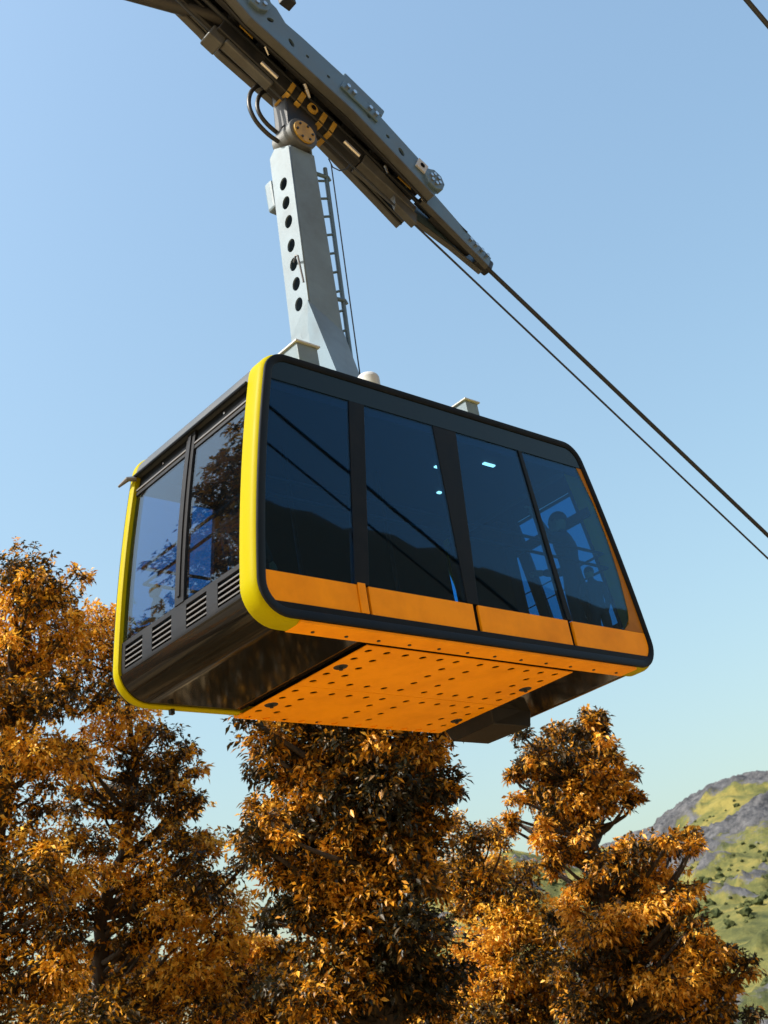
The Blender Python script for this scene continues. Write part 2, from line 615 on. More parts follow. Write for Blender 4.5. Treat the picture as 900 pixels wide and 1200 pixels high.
def make_mountain():
    az = np.concatenate([np.linspace(32, 45, 60)[:-1], np.linspace(45, 62, 420)[:-1], np.linspace(62, 92, 80)])
    t = np.linspace(0, 1, 260)                          # 0 foot, 0.9 crest, 1 back side
    AZ, T = np.meshgrid(az, t)
    Rfoot, Rcrest, Rback = 330.0, 1050.0, 1250.0
    R = np.where(T < 0.92, Rfoot+(Rcrest-Rfoot)*(T/0.92)**1.15, Rcrest+(Rback-Rcrest)*(T-0.92)/0.08)
    Hc = np.tan(np.radians(ridge_el(AZ)))*Rcrest
    s = np.clip(T/0.92, 0, 1)
    prof = 0.80*s+0.20*np.clip((s-0.62)/0.38, 0, 1)**1.2
    prof = np.where(T > 0.92, 1-0.35*(T-0.92)/0.08, prof)
    Z = CAM[2]-45*(1-s)+Hc*prof
    X = CAM[0]+R*np.sin(np.radians(AZ))
    Y = CAM[1]+R*np.cos(np.radians(AZ))
    p = np.stack([X.ravel(), Y.ravel(), Z.ravel()], -1)
    big = fbm(p/150, 4, 21)-0.5
    rdg = fbm(p/70, 6, 33, True)-0.5
    sml = fbm(p/16, 5, 44, True)-0.5
    high = np.clip((s.ravel()-0.66)/0.16, 0, 1)*np.clip((AZ.ravel()-52.0)/3.0, 0, 1)
    patch = np.clip((fbm(p/34, 4, 77)-0.47)*7, 0, 1)
    rock = np.clip(high*0.88 - np.clip((fbm(p/75, 3, 91)-0.60)*7, 0, 0.9) + (1-high)*patch*0.72, 0, 1)
    crest = np.exp(-((T.ravel()-0.92)/0.05)**2)
    dz = big*55*(1-crest)*(0.3+0.7*np.sin(math.pi*np.clip(s.ravel(), 0, 1)))
    dz += rdg*(10+26*rock)*(1-0.75*crest) + sml*(2+11*rock)
    Z = Z+dz.reshape(Z.shape)
    v = np.stack([X.ravel(), Y.ravel(), Z.ravel()], -1)
    nA, nT = len(az), len(t)
    i, j = np.meshgrid(np.arange(nT-1), np.arange(nA-1), indexing='ij')
    a = (i*nA+j).ravel()
    f = np.stack([a, a+1, a+nA+1, a+nA], -1)
    me = bpy.data.meshes.new('mountain')
    me.from_pydata(v.tolist(), [], f.tolist())
    at = me.attributes.new('rock', 'FLOAT', 'POINT')
    at.data.foreach_set('value', rock.astype(np.float32))
    me.polygons.foreach_set('use_smooth', [True]*len(me.polygons))
    o = link('mountain', me, M['mountain'], fix=False)
    o['kind'] = 'structure'
    # scrub that grows on the meadow slopes
    idx = [k for k in rng.choice(len(v), 5200, replace=False)
           if rock[k] < 0.45 and 0.04 < s.ravel()[k] < 0.9 and fbm(v[k:k+1]/45, 3, 5)[0] > 0.47][:1100]
    ico = bmesh.new()
    bmesh.ops.create_icosphere(ico, subdivisions=2, radius=1.0)
    iv = np.array([q.co[:] for q in ico.verts])
    fi = np.array([[q.index for q in fc.verts] for fc in ico.faces])
    ico.free()
    V, F = [], []
    for k in idx:
        r = 0.8+2.2*rng.uniform()**2.5
        nn = 1+0.45*(vnoise(iv*2.6+rng.uniform(0, 90, 3), 9)-0.5)*3
        q = iv*nn[:, None]*np.array([r, r, r*0.85])+v[k]+np.array([0, 0, r*0.4])
        F.append(fi+sum(len(a_) for a_ in V))
        V.append(q)
    V = np.concatenate(V)
    F = np.concatenate(F)
    me = bpy.data.meshes.new('hill_scrub')
    me.from_pydata(V.tolist(), [], F.tolist())
    at = me.attributes.new('tint', 'FLOAT', 'POINT')
    at.data.foreach_set('value', rng.uniform(0, 1, len(V)).astype(np.float32))
    o = link('hill_scrub', me, M['shrub'], fix=False)
    tag(o, 'dark green scrub dotted over the far mountain meadows', 'scrub', kind='stuff')


make_mountain()

# ------------------------------------------------------------------ cable car: cabin
H, W = 2.5, 2.17
CX = 0.0


def wid(z):
    t = z/H
    return 2.516-0.26*t-0.202*t*t


def half_outline(rb=0.27, rt_=0.26, n=10):
    """right half of the cabin profile from bottom centre over the side to the top centre"""
    zs = np.linspace(0, H, 400)
    side = np.stack([wid(zs), zs], -1)

    def fillet(r, top):
        zc = H-r if top else r
        lo, hi = 1.0, 2.6
        for _ in range(50):
            xc = (lo+hi)/2
            d = np.hypot(side[:, 0]-xc, side[:, 1]-zc).min()
            if d > r:
                lo = xc
            else:
                hi = xc
        k = np.hypot(side[:, 0]-xc, side[:, 1]-zc).argmin()
        return xc, zc, side[k]
    xb, zb, sb = fillet(rb, False)
    xt, zt, stp = fillet(rt_, True)
    pts = [(x, 0.0) for x in np.linspace(0, xb, 12)[:-1]]
    a0, a1 = -math.pi/2, math.atan2(sb[1]-zb, sb[0]-xb)
    pts += [(xb+rb*math.cos(a), zb+rb*math.sin(a)) for a in np.linspace(a0, a1, n)]
    pts += [(wid(z), z) for z in np.linspace(sb[1], stp[1], 22)[1:-1]]
    a0, a1 = math.atan2(stp[1]-zt, stp[0]-xt), math.pi/2
    pts += [(xt+rt_*math.cos(a), zt+rt_*math.sin(a)) for a in np.linspace(a0, a1, n)]
    pts += [(x, H) for x in np.linspace(xt, 0, 8)[1:]]
    return np.array(pts)


HALF = half_outline()
RING = np.concatenate([HALF, (HALF*np.array([-1, 1]))[::-1][1:-1]])     # closed, counter-clockwise


def normals(ring, closed=True):
    d = np.roll(ring, -1, 0)-np.roll(ring, 1, 0)
    n = np.stack([d[:, 1], -d[:, 0]], -1)
    return n/np.linalg.norm(n, axis=1)[:, None]


RN = normals(RING)


def ring_off(o):
    return RING+RN*o


def sweep(section, name, material, parent, smooth=True):
    """section: list of (offset, y), closed, swept round the profile"""
    m, k = len(RING), len(section)
    v, f = [], []
    for o, y in section:
        for p in ring_off(o):
            v.append((p[0], y, p[1]))
    for a in range(k):
        b = (a+1) % k
        for i in range(m):
            j = (i+1) % m
            f.append((a*m+i, a*m+j, b*m+j, b*m+i))
    return MB().add(v, f).build(name, material, parent, smooth)


# end strip: portion of the profile on one end between two arc positions
def end_curve(sign, a, b, off, n=14):
    """points of the end outline (x<0 for sign=-1) from parameter a to b.
    parameter: ('x', x) on the underside or ('z', z) on the side"""
    def param(q):
        if q[0] == 'x':
            return q[1]
        i = len(HALF)//8
        zz = HALF[:, 1]
        k = np.searchsorted(zz, q[1], side='left')
        L = np.concatenate([[0], np.cumsum(np.hypot(*np.diff(HALF, axis=0).T))])
        k = min(max(k, 1), len(HALF)-1)
        t = (q[1]-zz[k-1])/max(1e-9, zz[k]-zz[k-1])
        return L[k-1]+t*(L[k]-L[k-1])
    L = np.concatenate([[0], np.cumsum(np.hypot(*np.diff(HALF, axis=0).T))])
    hn = np.concatenate([RN[:len(HALF)]])
    s = np.linspace(param(a), param(b), n)
    out = np.stack([np.interp(s, L, HALF[:, 0]+hn[:, 0]*off), np.interp(s, L, HALF[:, 1]+hn[:, 1]*off)], -1)
    out[:, 0] *= sign
    return out


def end_panel(sign, a, b, y0, y1, off, thick, n=14, mb=None):
    mb = mb or MB()
    o = end_curve(sign, a, b, off, n)
    i = end_curve(sign, a, b, off-thick, n)
    v, f = [], []
    for y in (y0, y1):
        v += [(p[0], y, p[1]) for p in o]
    for y in (y0, y1):
        v += [(p[0], y, p[1]) for p in i]
    for k in range(n-1):
        f.append((k, k+1, n+k+1, n+k))
        f.append((2*n+k, 3*n+k, 3*n+k+1, 2*n+k+1))
        f.append((k, 2*n+k, 2*n+k+1, k+1))
        f.append((n+k, n+k+1, 3*n+k+1, 3*n+k))
    f.append((0, n, 3*n, 2*n))
    f.append((n-1, 3*n-1, 4*n-1, 2*n-1))
    return mb.add(v, f)


car = thing('cable_car', 'large black and yellow cable car cabin hanging from its carriage on the rope', 'cable car', (0, W/2, 0))

BAND = 0.215
BANDF = 0.115
PX0, PX1 = -1.245, 1.40
for yy, sg in ((0.0, 1), (W, -1)):
    bw = BAND if sg > 0 else BANDF
    sec = [(-0.06, 0.004), (-0.004, 0.004), (0.012, 0.016), (0.026, 0.045), (0.030, 0.065), (0.030, bw-0.02), (0.018, bw), (-0.06, bw)]
    sweep([(o, yy+sg*y) for o, y in sec], 'yellow_band', M['yellow'], car)
    # black outer frame
    sec = [(-0.002, -0.014), (0.004, -0.008), (0.004, 0.012), (-0.07, 0.012), (-0.07, -0.010), (-0.064, -0.014)]
    sweep([(o, yy+sg*y) for o, y in sec], 'side_frame', M['frame'], car)
    # sill strip under the side, joined to the band at its corners
    MB().box(-2.12 if sg > 0 else PX0, 2.12 if sg > 0 else PX1, min(yy+sg*.0, yy+sg*((BAND if sg > 0 else BANDF)-.004)), max(yy+sg*.0, yy+sg*((BAND if sg > 0 else BANDF)-.004)), -.0335, -.006).build('sill_strip', M['orange'], car, bevel=.006)
# bolts in the underside strip
bolt = None
for yy in (0.135, W-0.06):
    for k, x in enumerate(np.linspace(-1.9, 1.95, 12) if yy < 1 else np.linspace(-1.1, 1.3, 7)):
        if bolt is None:
            bolt = MB().cyl((0, 0, 0), (0, 0, -0.008), 0.016, 8).build('bolt', M['greasy'], car)
            b = bolt
        else:
            b = bolt.copy()
            COL.objects.link(b)
        b.location = Vector((x, yy, -0.0335))-car.location

# side faces -----------------------------------------------------------------
INR = ring_off(-0.066)


def x_edge(z, sign):
    """inner edge of the side frame at height z"""
    r = INR[:len(HALF)]
    zz, xx = r[:, 1], r[:, 0]
    k = np.argmax(xx)
    if z <= zz[k]:
        m = slice(6, k+1)
        return sign*np.interp(z, zz[m], xx[m])
    m = slice(k, len(HALF)-5)
    return sign*np.interp(z, zz[m], xx[m])


def quad_x(xa, xb, z0, z1, n=14):
    """polygon in (x,z) between two edges given as functions of z"""
    zs = np.linspace(z0, z1, n)
    return [(xb(z), z) for z in zs]+[(xa(z), z) for z in zs[::-1]]


def lin(z0, x0, z1, x1):
    return lambda z: x0+(x1-x0)*(z-z0)/(z1-z0)


ZS, ZT = 0.385, 2.215
eL, eR = (lambda z: x_edge(z, -1)), (lambda z: x_edge(z, 1))
m1a, m1b = lin(.36, -1.49, 2.2, -1.185), lin(.36, -1.335, 2.2, -1.005)
m2a, m2b = lin(.40, -.165, 2.2, -.135), lin(.40, -.02, 2.2, .175)
m3a, m3b = lin(.40, 1.195, 2.2, 1.065), lin(.40, 1.265, 2.2, 1.115)


def slab(poly, ya, yb):
    return MB().prism([(x, ya, z) for x, z in poly], [(x, yb, z) for x, z in poly])


eP = lambda z: float(np.interp(z, [.38, .43, .50, .62, 1.0, 1.4, 1.8, 2.22], [2.08, 2.165, 2.21, 2.235, 2.24, 2.205, 2.13, 1.985]))
for yy, sg in ((0.0, 1), (W, -1)):
    Y = lambda d: yy+sg*d
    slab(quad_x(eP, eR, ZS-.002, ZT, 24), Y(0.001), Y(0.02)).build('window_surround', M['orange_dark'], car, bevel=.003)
    for xa, xb in ((eL, m1a), (m1b, m2a), (m2b, m3a), (m3b, eP)):
        slab(quad_x(xa, xb, ZS, ZT), Y(0.006), Y(0.014)).build('window', M['side_glass'], car)
    for xa, xb, d in ((m1a, m1b, -0.004), (m2a, m2b, 0.0), (m3a, m3b, -0.006)):
        slab(quad_x(xa, xb, ZS, ZT+0.002, 4), Y(d), Y(0.05)).build('mullion', M['frame'], car, bevel=0.003)
    slab(quad_x(eL, eR, ZT+0.004, H-0.068), Y(-0.002), Y(0.03)).build('header_panel', M['header'], car)
    slab(quad_x(lambda z: x_edge(z, -1)+0.02, lambda z: x_edge(z, 1)-0.02, ZT-0.085, ZT-0.004), Y(0.02), Y(0.05)).build('window_rail', M['frame'], car)
    slab(quad_x(eL, eR, 0.068, 0.124), Y(-0.008), Y(0.03)).build('bottom_rail', M['frame'], car, bevel=0.004)
    for xa, xb in ((eL, lin(0, -1.475, 1, -1.46)), (lin(0, -1.345, 1, -1.33), lin(0, -.115, 1, -.085)), (lin(0, -.045, 1, -.02), lin(0, 1.20, 1, 1.195)), (lin(0, 1.262, 1, 1.262), eR)):
        slab(quad_x(xa, xb, 0.126, ZS-0.004), Y(0.0), Y(0.03)).build('kick_panel', M['orange'], car, bevel=0.003)
    slab(quad_x(lin(0, -1.468, 1, -1.45), lin(0, -1.385, 1, -1.37), 0.126, ZS+0.012), Y(-0.012), Y(0.03)).build('door_catch', M['orange'], car, bevel=0.004)
    slab(quad_x(eL, eR, 0.125, ZS-0.004, 8), Y(0.032), Y(0.045)).build('backing_panel', M['dark'], car)

# ends -----------------------------------------------------------------------
YA, YB = BAND-0.005, W-BANDF+0.005
PX0, PX1 = -1.245, 1.40
VENTS = ((0.255, 0.565), (0.725, 1.025), (1.25, 1.555), (1.71, 1.995))
slat_me = None
for sg in (-1, 1):
    px = -PX0 if sg < 0 else PX1
    end_panel(sg, ('x', px+0.004), ('z', 0.225), YA, YB, 0.006, 0.02, 26).build('belly_panel', M['under'], car, smooth=True)
    mb = MB()
    end_panel(sg, ('z', 0.228), ('z', 0.270), YA, YB, -0.012, 0.025, 3, mb)
    end_panel(sg, ('z', 0.490), ('z', 0.535), YA, YB, -0.012, 0.025, 3, mb)
    ys = [YA]+[q for v in VENTS for q in v]+[YB]
    for a, b in zip(ys[::2], ys[1::2]):
        if b-a > 0.004:
            end_panel(sg, ('z', 0.270), ('z', 0.490), a, b, -0.012, 0.025, 5, mb)
    mb.build('vent_panel', M['grey'], car)
    for a, b in VENTS:
        g = end_panel(sg, ('z', 0.235), ('z', 0.60), a-0.025, b+0.12, -0.075, 0.006, 6).build('vent_grille', M['dark'], car)
        for k in range(4):
            z = 0.292+k*0.050
            c0 = end_curve(sg, ('z', z), ('z', z+0.014), -0.016, 2)
            c1 = end_curve(sg, ('z', z+0.022), ('z', z+0.034), -0.058, 2)
            MB().hexa([(c0[0][0], a, c0[0][1]), (c0[0][0], b, c0[0][1]), (c1[0][0], b, c1[0][1]), (c1[0][0], a, c1[0][1]),
                       (c0[1][0], a, c0[1][1]), (c0[1][0], b, c0[1][1]), (c1[1][0], b, c1[1][1]), (c1[1][0], a, c1[1][1])]).build('slat', M['slat'], g)
    for a, b in ((YA, 1.055), (1.195, YB)):
        end_panel(sg, ('z', 0.538), ('z', 2.055), a, b, -0.020, 0.008, 16).build('window', M['end_glass'], car, smooth=True)
        end_panel(sg, ('z', 2.050), ('z', 2.085), a, b, -0.010, 0.02, 3).build('window_rail', M['grey'], car)
        end_panel(sg, ('z', 2.100), ('z', 2.118), a, b, -0.004, 0.02, 3).build('window_rail', M['slat'], car)
        # inner side pillars against the bands
    end_panel(sg, ('z', 0.536), ('z', 2.26), 1.057, 1.193, -0.004, 0.05, 16).build('end_post', M['grey'], car, smooth=True)
    end_panel(sg, ('z', 0.60), ('z', 2.22), 1.105, 1.145, 0.010, 0.012, 16).build('post_cover', M['grey'], car, smooth=True)
    end_panel(sg, ('z', 0.536), ('z', 2.09), YA+0.005, YA+0.045, -0.045, 0.03, 14).build('corner_pillar', M['interior'], car)
    end_panel(sg, ('z', 0.536), ('z', 2.09), YB-0.045, YB-0.005, -0.045, 0.03, 14).build('corner_pillar', M['interior'], car)
    end_panel(sg, ('z', 2.087), ('z', 2.262), YA, YB, -0.03, 0.02, 5).build('upper_panel', M['frame'], car)
    for y in (0.62, 1.62):
        q = end_curve(sg, ('z', 2.2), ('z', 2.21), -0.03, 2)[0]
        MB().cyl((q[0], y, q[1]), (q[0]+sg*0.012, y, q[1]), 0.012, 8).build('bolt', M['chrome'], car)
    # roof edge rolls out over the windows
    mb = MB()
    e0 = end_curve(sg, ('z', 2.262), ('z', 2.499), 0.018, 10)
    e1 = end_curve(sg, ('z', 2.262), ('z', 2.499), -0.03, 10)
    end_panel(sg, ('z', 2.262), ('z', 2.499), YA, YB, 0.020, 0.05, 12, mb)
    mb.build('roof_edge', M['roof'], car, smooth=True)
    q = end_curve(sg, ('z', 2.255), ('z', 2.26), 0.02, 2)[0]
    MB().cyl((q[0]+sg*.015, YA, q[1]), (q[0]+sg*.015, YB, q[1]), 0.017, 8).build('gutter', M['frame'], car)
    # hook at the rear roof corner
    MB().tube([(q[0], W-.12, q[1]-.02), (q[0]+sg*.07, W-.08, q[1]-.02), (q[0]+sg*.10, W+0.04, q[1]-.05)], [.028, .026, .012], 8).build('roof_hook', M['slat'], car)

# roof and inside lining
zt = H-0.03
slab_r = MB().box(-1.98, 1.98, YA, YB, H-0.05, H+0.008)
slab_r.build('roof', M['roof'], car)
MB().box(-2.02, 2.02, 0.06, W-0.06, 2.30, 2.34).build('ceiling', M['interior'], car)
MB().box(-2.25, 2.25, 0.06, W-0.06, 0.09, 0.13).build('floor', M['interior'], car)
for (x, y, lx, ly) in ((1.12, 0.45, .16, .035), (1.06, 1.15, .05, .035), (0.62, 0.72, .06, .03)):
    MB().box(x-lx/2, x+lx/2, y-ly/2, y+ly/2, 2.285, 2.299).build('glow_sliver', M['added_glow'], car)  # added glowing pieces, stand in for bright slivers behind the windows

MB().box(-.9, 2.0, W-.085, W-.055, 1.25, 2.30).build('sky_block_panel', M['interior'], car)  # added dark sheet, hides the sky behind the far windows
MB().box(1.92, 2.13, 1.16, 1.98, 0.13, 2.12).build('sky_block_box', M['interior'], car, bevel=.02)  # added dark block, hides the sky in the far end pane
# linings inside the bands
for yy, sg in ((0.0, 1), (W, -1)):
    sweep([(o, yy+sg*y) for o, y in ((-.061, .016), (-.061, (BAND if sg > 0 else BANDF)+.004), (-.068, (BAND if sg > 0 else BANDF)+.004), (-.068, .016))], 'band_lining', M['orange'], car)
# underside: perforated plates
XS = [-1.14, -.93, -.715, -.508, -.30, -.095, .212, .42, .63, .84, 1.045, 1.25]
YSr = [.34, .53, .72, .91, 1.10, 1.36, 1.55, 1.74, 1.92, 2.11]
holes = {0: [], 1: []}
for i, x in enumerate(XS):
    for j, y in enumerate(YSr):
        edge_x = i in (0, 1, 5, 6, 10, 11)
        edge_y = j in (0, 4, 5, 9)
        if not (edge_x or edge_y):
            continue
        if i in (0, 11) and j in (2, 7):
            continue
        yq = y if y < 2.0 else 2.085
        holes[0 if j < 5 else 1].append((x, yq))
PORTS = [(-1.13, .725), (-1.13, 1.735), (1.27, .755), (1.27, 1.745)]
for side_i, (ya, yb) in enumerate(((BAND+0.020, 1.227), (1.233, W-0.02))):
    me = plate_mesh([(PX0, ya), (PX1, ya), (PX1, yb), (PX0, yb)], [circ(x, y, .036, 12) for x, y in holes[side_i]], 0.008, Matrix.Translation((0, 0, -0.040)))
    link('floor_plate', me, M['orange'], car)
MB().box(PX0+.01, PX1-.01, BAND, W-.1, 0.05, 0.07).build('floor_pan', M['dark'], car)
for x, y in PORTS:
    MB().cyl((x, y, -0.033), (x, y, -0.05), .075, 16, .06).cyl((x, y, -.05), (x, y, -.075), .018, 8).build('drain_port', M['greasy'], car)
MB().hexa([(1.46, 1.42, -.17), (2.03, 1.42, -.17), (2.0, 2.03, -.17), (1.46, 2.03, -.17), (1.40, 1.36, 0.03), (2.08, 1.40, 0.05), (2.08, 2.1, 0.05), (1.40, 2.1, 0.03)]).build('equipment_box', M['box'], car, bevel=.008)
MB().box(-1.99, -1.95, 2.07, 2.11, -.075, .03).build('drain_pipe', M['greasy'], car)

# roof fittings
MB().box(-1.60, -1.36, .10, .34, H+.005, H+.285).build('roof_box', M['steel'], car, bevel=.01)
MB().box(-1.62, -1.34, .08, .36, H+.286, H+.302).build('roof_box_lid', M['white'], car)
dm = MB()
for k in range(5):
    a0, a1 = k*math.pi/10, (k+1)*math.pi/10
    dm.cyl((-.68, .20, H+.07*math.sin(a0)+.19), (-.68, .20, H+.07*math.sin(a1)+.19), .11*math.cos(a0), 20, max(.004, .11*math.cos(a1)))
dm.cyl((-.68, .20, H), (-.68, .20, H+.19), .11, 20)
dm.build('roof_dome', M['white'], car, smooth=True)
MB().box(.62, .80, .16, .34, H+.005, H+.29).build('roof_cabinet', M['steel'], car, bevel=.01)
MB().box(.60, .82, .14, .36, H+.291, H+.305).build('roof_cabinet_lid', M['white'], car)

# perimeter grab rails inside
for z in (1.14, 1.30):
    x0, x1, y0, y1 = -2.16, 2.24-.02*(z > 1.2), 0.12, W-0.12
    MB().tube([(x0, y0, z), (x1, y0, z), (x1, y1, z), (x0, y1, z), (x0, y0, z)], .017, 8).build('grab_rail', M['interior'], car)
for x in (-1.1, 0.1, 1.15):
    MB().cyl((x, 1.08, .13), (x, 1.08, 2.3), .02, 8).build('grab_pole', M['interior'], car)
# cross bar and roll-up housing seen through the far end window
MB().box(2.14, 2.20, .1, W-.1, 1.73, 1.83).build('cross_bar', M['interior'], car)

# ------------------------------------------------------------------ hanger
# the hanger is a tapered box column, its leading face is drilled with big holes
HT, HB = 6.50, 3.30
hx0t, hx1t, hx0b, hx1b = -0.36, 0.0, -0.48, -0.055       # x of the two faces at top and at bottom (z=3.9)
hy0, hy1 = 1.04, 1.385


def hx(z, a):
    t = (HT-z)/(HT-3.9)
    return (hx0t+(hx0b-hx0t)*t) if a == 0 else (hx1t+(hx1b-hx1t)*t)


# leading plate with the holes
import itertools
L_ = math.hypot(HT-3.6, hx(HT, 0)-hx(3.6, 0))
ez = Vector((hx(3.6, 0)-hx(HT, 0), 0, 3.6-HT)).normalized()
ey = Vector((0, 1, 0))
en = ey.cross(ez)
Mh = Matrix(((ey.x, ez.x, en.x, hx(HT, 0)), (ey.y, ez.y, en.y, 0), (ey.z, ez.z, en.z, HT), (0, 0, 0, 1)))
hz = [5.77, 5.47, 5.17, 4.80, 4.50, 4.19, 3.89, 3.55]
hole_px = [(333, 216), (336, 238), (339, 260), (342, 288), (345, 310), (348, 333), (351, 357), (358, 389)]
hl = []
for (a, b) in hole_px:
    # where the sight line meets the leading face
    d = Vector(ray(a, b))
    o = Vector(CAM)
    p0 = Vector((hx(HT, 0), 0, HT))
    t = (p0-o).dot(en)/d.dot(en)
    q = o+d*t
    hl.append(((q-p0).dot(ey), (q-p0).dot(ez)))
lead_outer = [(hy0, 0.12), (hy1-.10, -.02), (hy1, .05), (hy1, L_), (hy0-.0, L_)]
me = plate_mesh(lead_outer, [circ(min(max(u, hy0+.09), hy1-.07), v, .066, 16, .084) for u, v in hl], 0.02, Mh)
link('hanger_face', me, M['steel'], car)
# the other three faces
zc = [HT-.06, 5.4, 4.3, 3.6]
mb = MB()
th = .02
mb.hexa([(hx(3.6, 0)+.011, hy0, 3.6), (hx(3.6, 1), hy0, 3.6), (hx(3.6, 1), hy0+th, 3.6), (hx(3.6, 0)+.011, hy0+th, 3.6),
         (hx(HT, 0)+.011, hy0, HT-.1), (hx(HT, 1), hy0, HT-.1), (hx(HT, 1), hy0+th, HT-.1), (hx(HT, 0)+.011, hy0+th, HT-.1)])
mb.hexa([(hx(3.6, 0)+.011, hy1-th, 3.6), (hx(3.6, 1), hy1-th, 3.6), (hx(3.6, 1), hy1, 3.6), (hx(3.6, 0)+.011, hy1, 3.6),
         (hx(HT, 0)+.011, hy1-th, HT), (hx(HT, 1), hy1-th, HT), (hx(HT, 1), hy1, HT), (hx(HT, 0)+.011, hy1, HT)])
mb.hexa([(hx(3.6, 1)-th, hy0+th, 3.6), (hx(3.6, 1), hy0+th, 3.6), (hx(3.6, 1), hy1-th, 3.6), (hx(3.6, 1)-th, hy1-th, 3.6),
         (hx(HT, 1)-th, hy0+th, HT), (hx(HT, 1), hy0+th, HT), (hx(HT, 1), hy1-th, HT), (hx(HT, 1)-th, hy1-th, HT)])
mb.build('hanger_column', M['steel'], car)
# sloping foot: the near side splays out over the roof
foot = MB()
zf, zb_ = 4.0, 2.50
top4 = [(hx(zf, 0)-.013, hy0-.003, zf+.22), (hx(zf, 1)+.006, hy0-.003, zf-.05), (hx(zf, 1)+.006, hy1+.003, zf-.05), (hx(zf, 0)-.013, hy1+.003, zf-.05)]
bot4 = [(hx(zf, 0)-.20, hy0-.56, zb_), (-.38, hy0-.56, zb_), (-.02, hy1+.003, zb_), (hx(zf, 0)-.02, hy1+.003, zb_)]
foot.hexa(bot4+top4)
foot.build('hanger_foot', M['steel'], car)
MB().box(hx(5.9, 0)-.02, hx(5.9, 0)+.12, hy1+.005, hy1+.14, 5.75, 6.15).build('bracket_box', M['steel'], car, bevel=.03)
# handle on the leading face
q = hl[4]
pw = Mh @ Vector((q[0]-.03, q[1], .03))
MB().tube([pw, pw+Vector((-.05, -.10, 0)), pw+Vector((-.05, -.13, -.02)), pw+Vector((-.03, -.13, -.36))], .012, 8).build('grip_handle', M['slat'], car)

# ladder on the trailing edge
zs_l = [6.32, 3.40]


def ladx(z):
    return 0.175+(z-6.25)*0.055


rail = MB().tube([(ladx(6.32), 1.08, 6.32), (ladx(4.7), 1.08, 4.7), (ladx(3.4), 1.08, 3.4)], .026, 8).build('ladder_rail', M['blue_steel'], car)
z = 6.10
while z > 3.6:
    MB().cyl((hx(z, 1)-.004, 1.10, z-.03), (ladx(z), 1.08, z+.03), .015, 8).build('ladder_rung', M['blue_steel'], car)
    z -= .262
for z in (6.16, 4.40):
    MB().tube([(hx(z, 1)-.01, 1.07, z), (ladx(z)+.02, 1.07, z+.02), (ladx(z)+.035, 1.07, z-.02)], .024, 8).build('ladder_bracket', M['blue_steel'], car)
a, b = on_plane(388, 192, 1, .9), on_plane(421, 433, 1, .9)
MB().tube([a, b, b+(b-a)*.3], .0075, 6).build('signal_cable', M['rope'], car)

# ------------------------------------------------------------------ carriage
TH = math.atan(0.589)
SD = Vector((math.cos(TH), 0, -math.sin(TH)))
SN_ = Vector((math.sin(TH), 0, math.cos(TH)))
SO = Vector((0, 0, 7.449))


def S(s, y, n):
    return SO+SD*s+SN_*n+Vector((0, y, 0))


def sbox(mb, s0, s1, y0, y1, n0, n1):
    return mb.hexa([S(s0, y0, n0), S(s1, y0, n0), S(s1, y1, n0), S(s0, y1, n0), S(s0, y0, n1), S(s1, y0, n1), S(s1, y1, n1), S(s0, y1, n1)])


YN, YF, YM = 0.76, 1.40, 1.08


def side_matrix(y):
    # local (s, n) -> world, thickness along -y
    return Matrix(((SD.x, SN_.x, 0, SO.x), (0, 0, -1, y), (SD.z, SN_.z, 0, SO.z), (0, 0, 0, 1)))


outer = [(-2.3, -.05), (-1.25, -.10), (-.95, -.16), (-.3, -.12), (.6, -.07), (1.2, -.12), (1.62, -.16), (1.98, -.20), (2.05, .05), (1.62, .19), (.98, .27), (.30, .37), (-.37, .33), (-.60, .30), (-.78, .40), (-1.3, .42), (-2.3, .40)]
hn = [circ(-.76, .11, .035, 12, .055, -.6), circ(-.42, .07, .036, 14, .062, .9), circ(-.18, .10, .026, 10), circ(.15, .10, .026, 10), circ(.81, .09, .030, 10),
      circ(1.13, .06, .030, 10), circ(1.37, .02, .042, 14, .062, .9), circ(-1.2, .15, .04, 12)]
for y, hs in ((YN, hn), (YF, hn)):
    link('carriage_plate', plate_mesh(outer, hs, .03, side_matrix(y)), M['blue_steel'], car)
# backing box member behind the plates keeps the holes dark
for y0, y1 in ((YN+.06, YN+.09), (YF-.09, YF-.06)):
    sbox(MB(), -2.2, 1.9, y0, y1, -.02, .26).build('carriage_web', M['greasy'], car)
# bottom flanges, following the lower edge of each plate
low = outer[:8]
for y0, y1 in ((YN-.03, YN+.11), (YF-.11, YF+.03)):
    mb = MB()
    for (s0, n0), (s1, n1) in zip(low[:-1], low[1:]):
        mb.hexa([S(s0, y0, n0-.022), S(s1, y0, n1-.022), S(s1, y1, n1-.022), S(s0, y1, n0-.022), S(s0, y0, n0), S(s1, y0, n1), S(s1, y1, n1), S(s0, y1, n0)])
    mb.build('bottom_flange', M['olive'], car)
    mb = MB()
    yy = (y0+y1)/2
    ins = .045 if yy < YM else -.045
    for (s0, n0), (s1, n1) in zip(low[:-1], low[1:]):
        mb.hexa([S(s0, yy+ins, n0-.05), S(s1, yy+ins, n1-.05), S(s1, yy+ins+.02, n1-.05), S(s0, yy+ins+.02, n0-.05),
                 S(s0, yy+ins, n0-.023), S(s1, yy+ins, n1-.023), S(s1, yy+ins+.02, n1-.023), S(s0, yy+ins+.02, n0-.023)])
    mb.build('flange_lip', M['greasy'], car)
sbox(MB(), -2.25, 1.95, YN+.035, YF-.035, .262, .275).build('carriage_filler', M['greasy'], car)  # added dark filler, blocks the sky between the side plates
sbox(MB(), 1.97, 2.7, YM-.12, YM+.12, .10, .115).build('carriage_filler', M['greasy'], car)
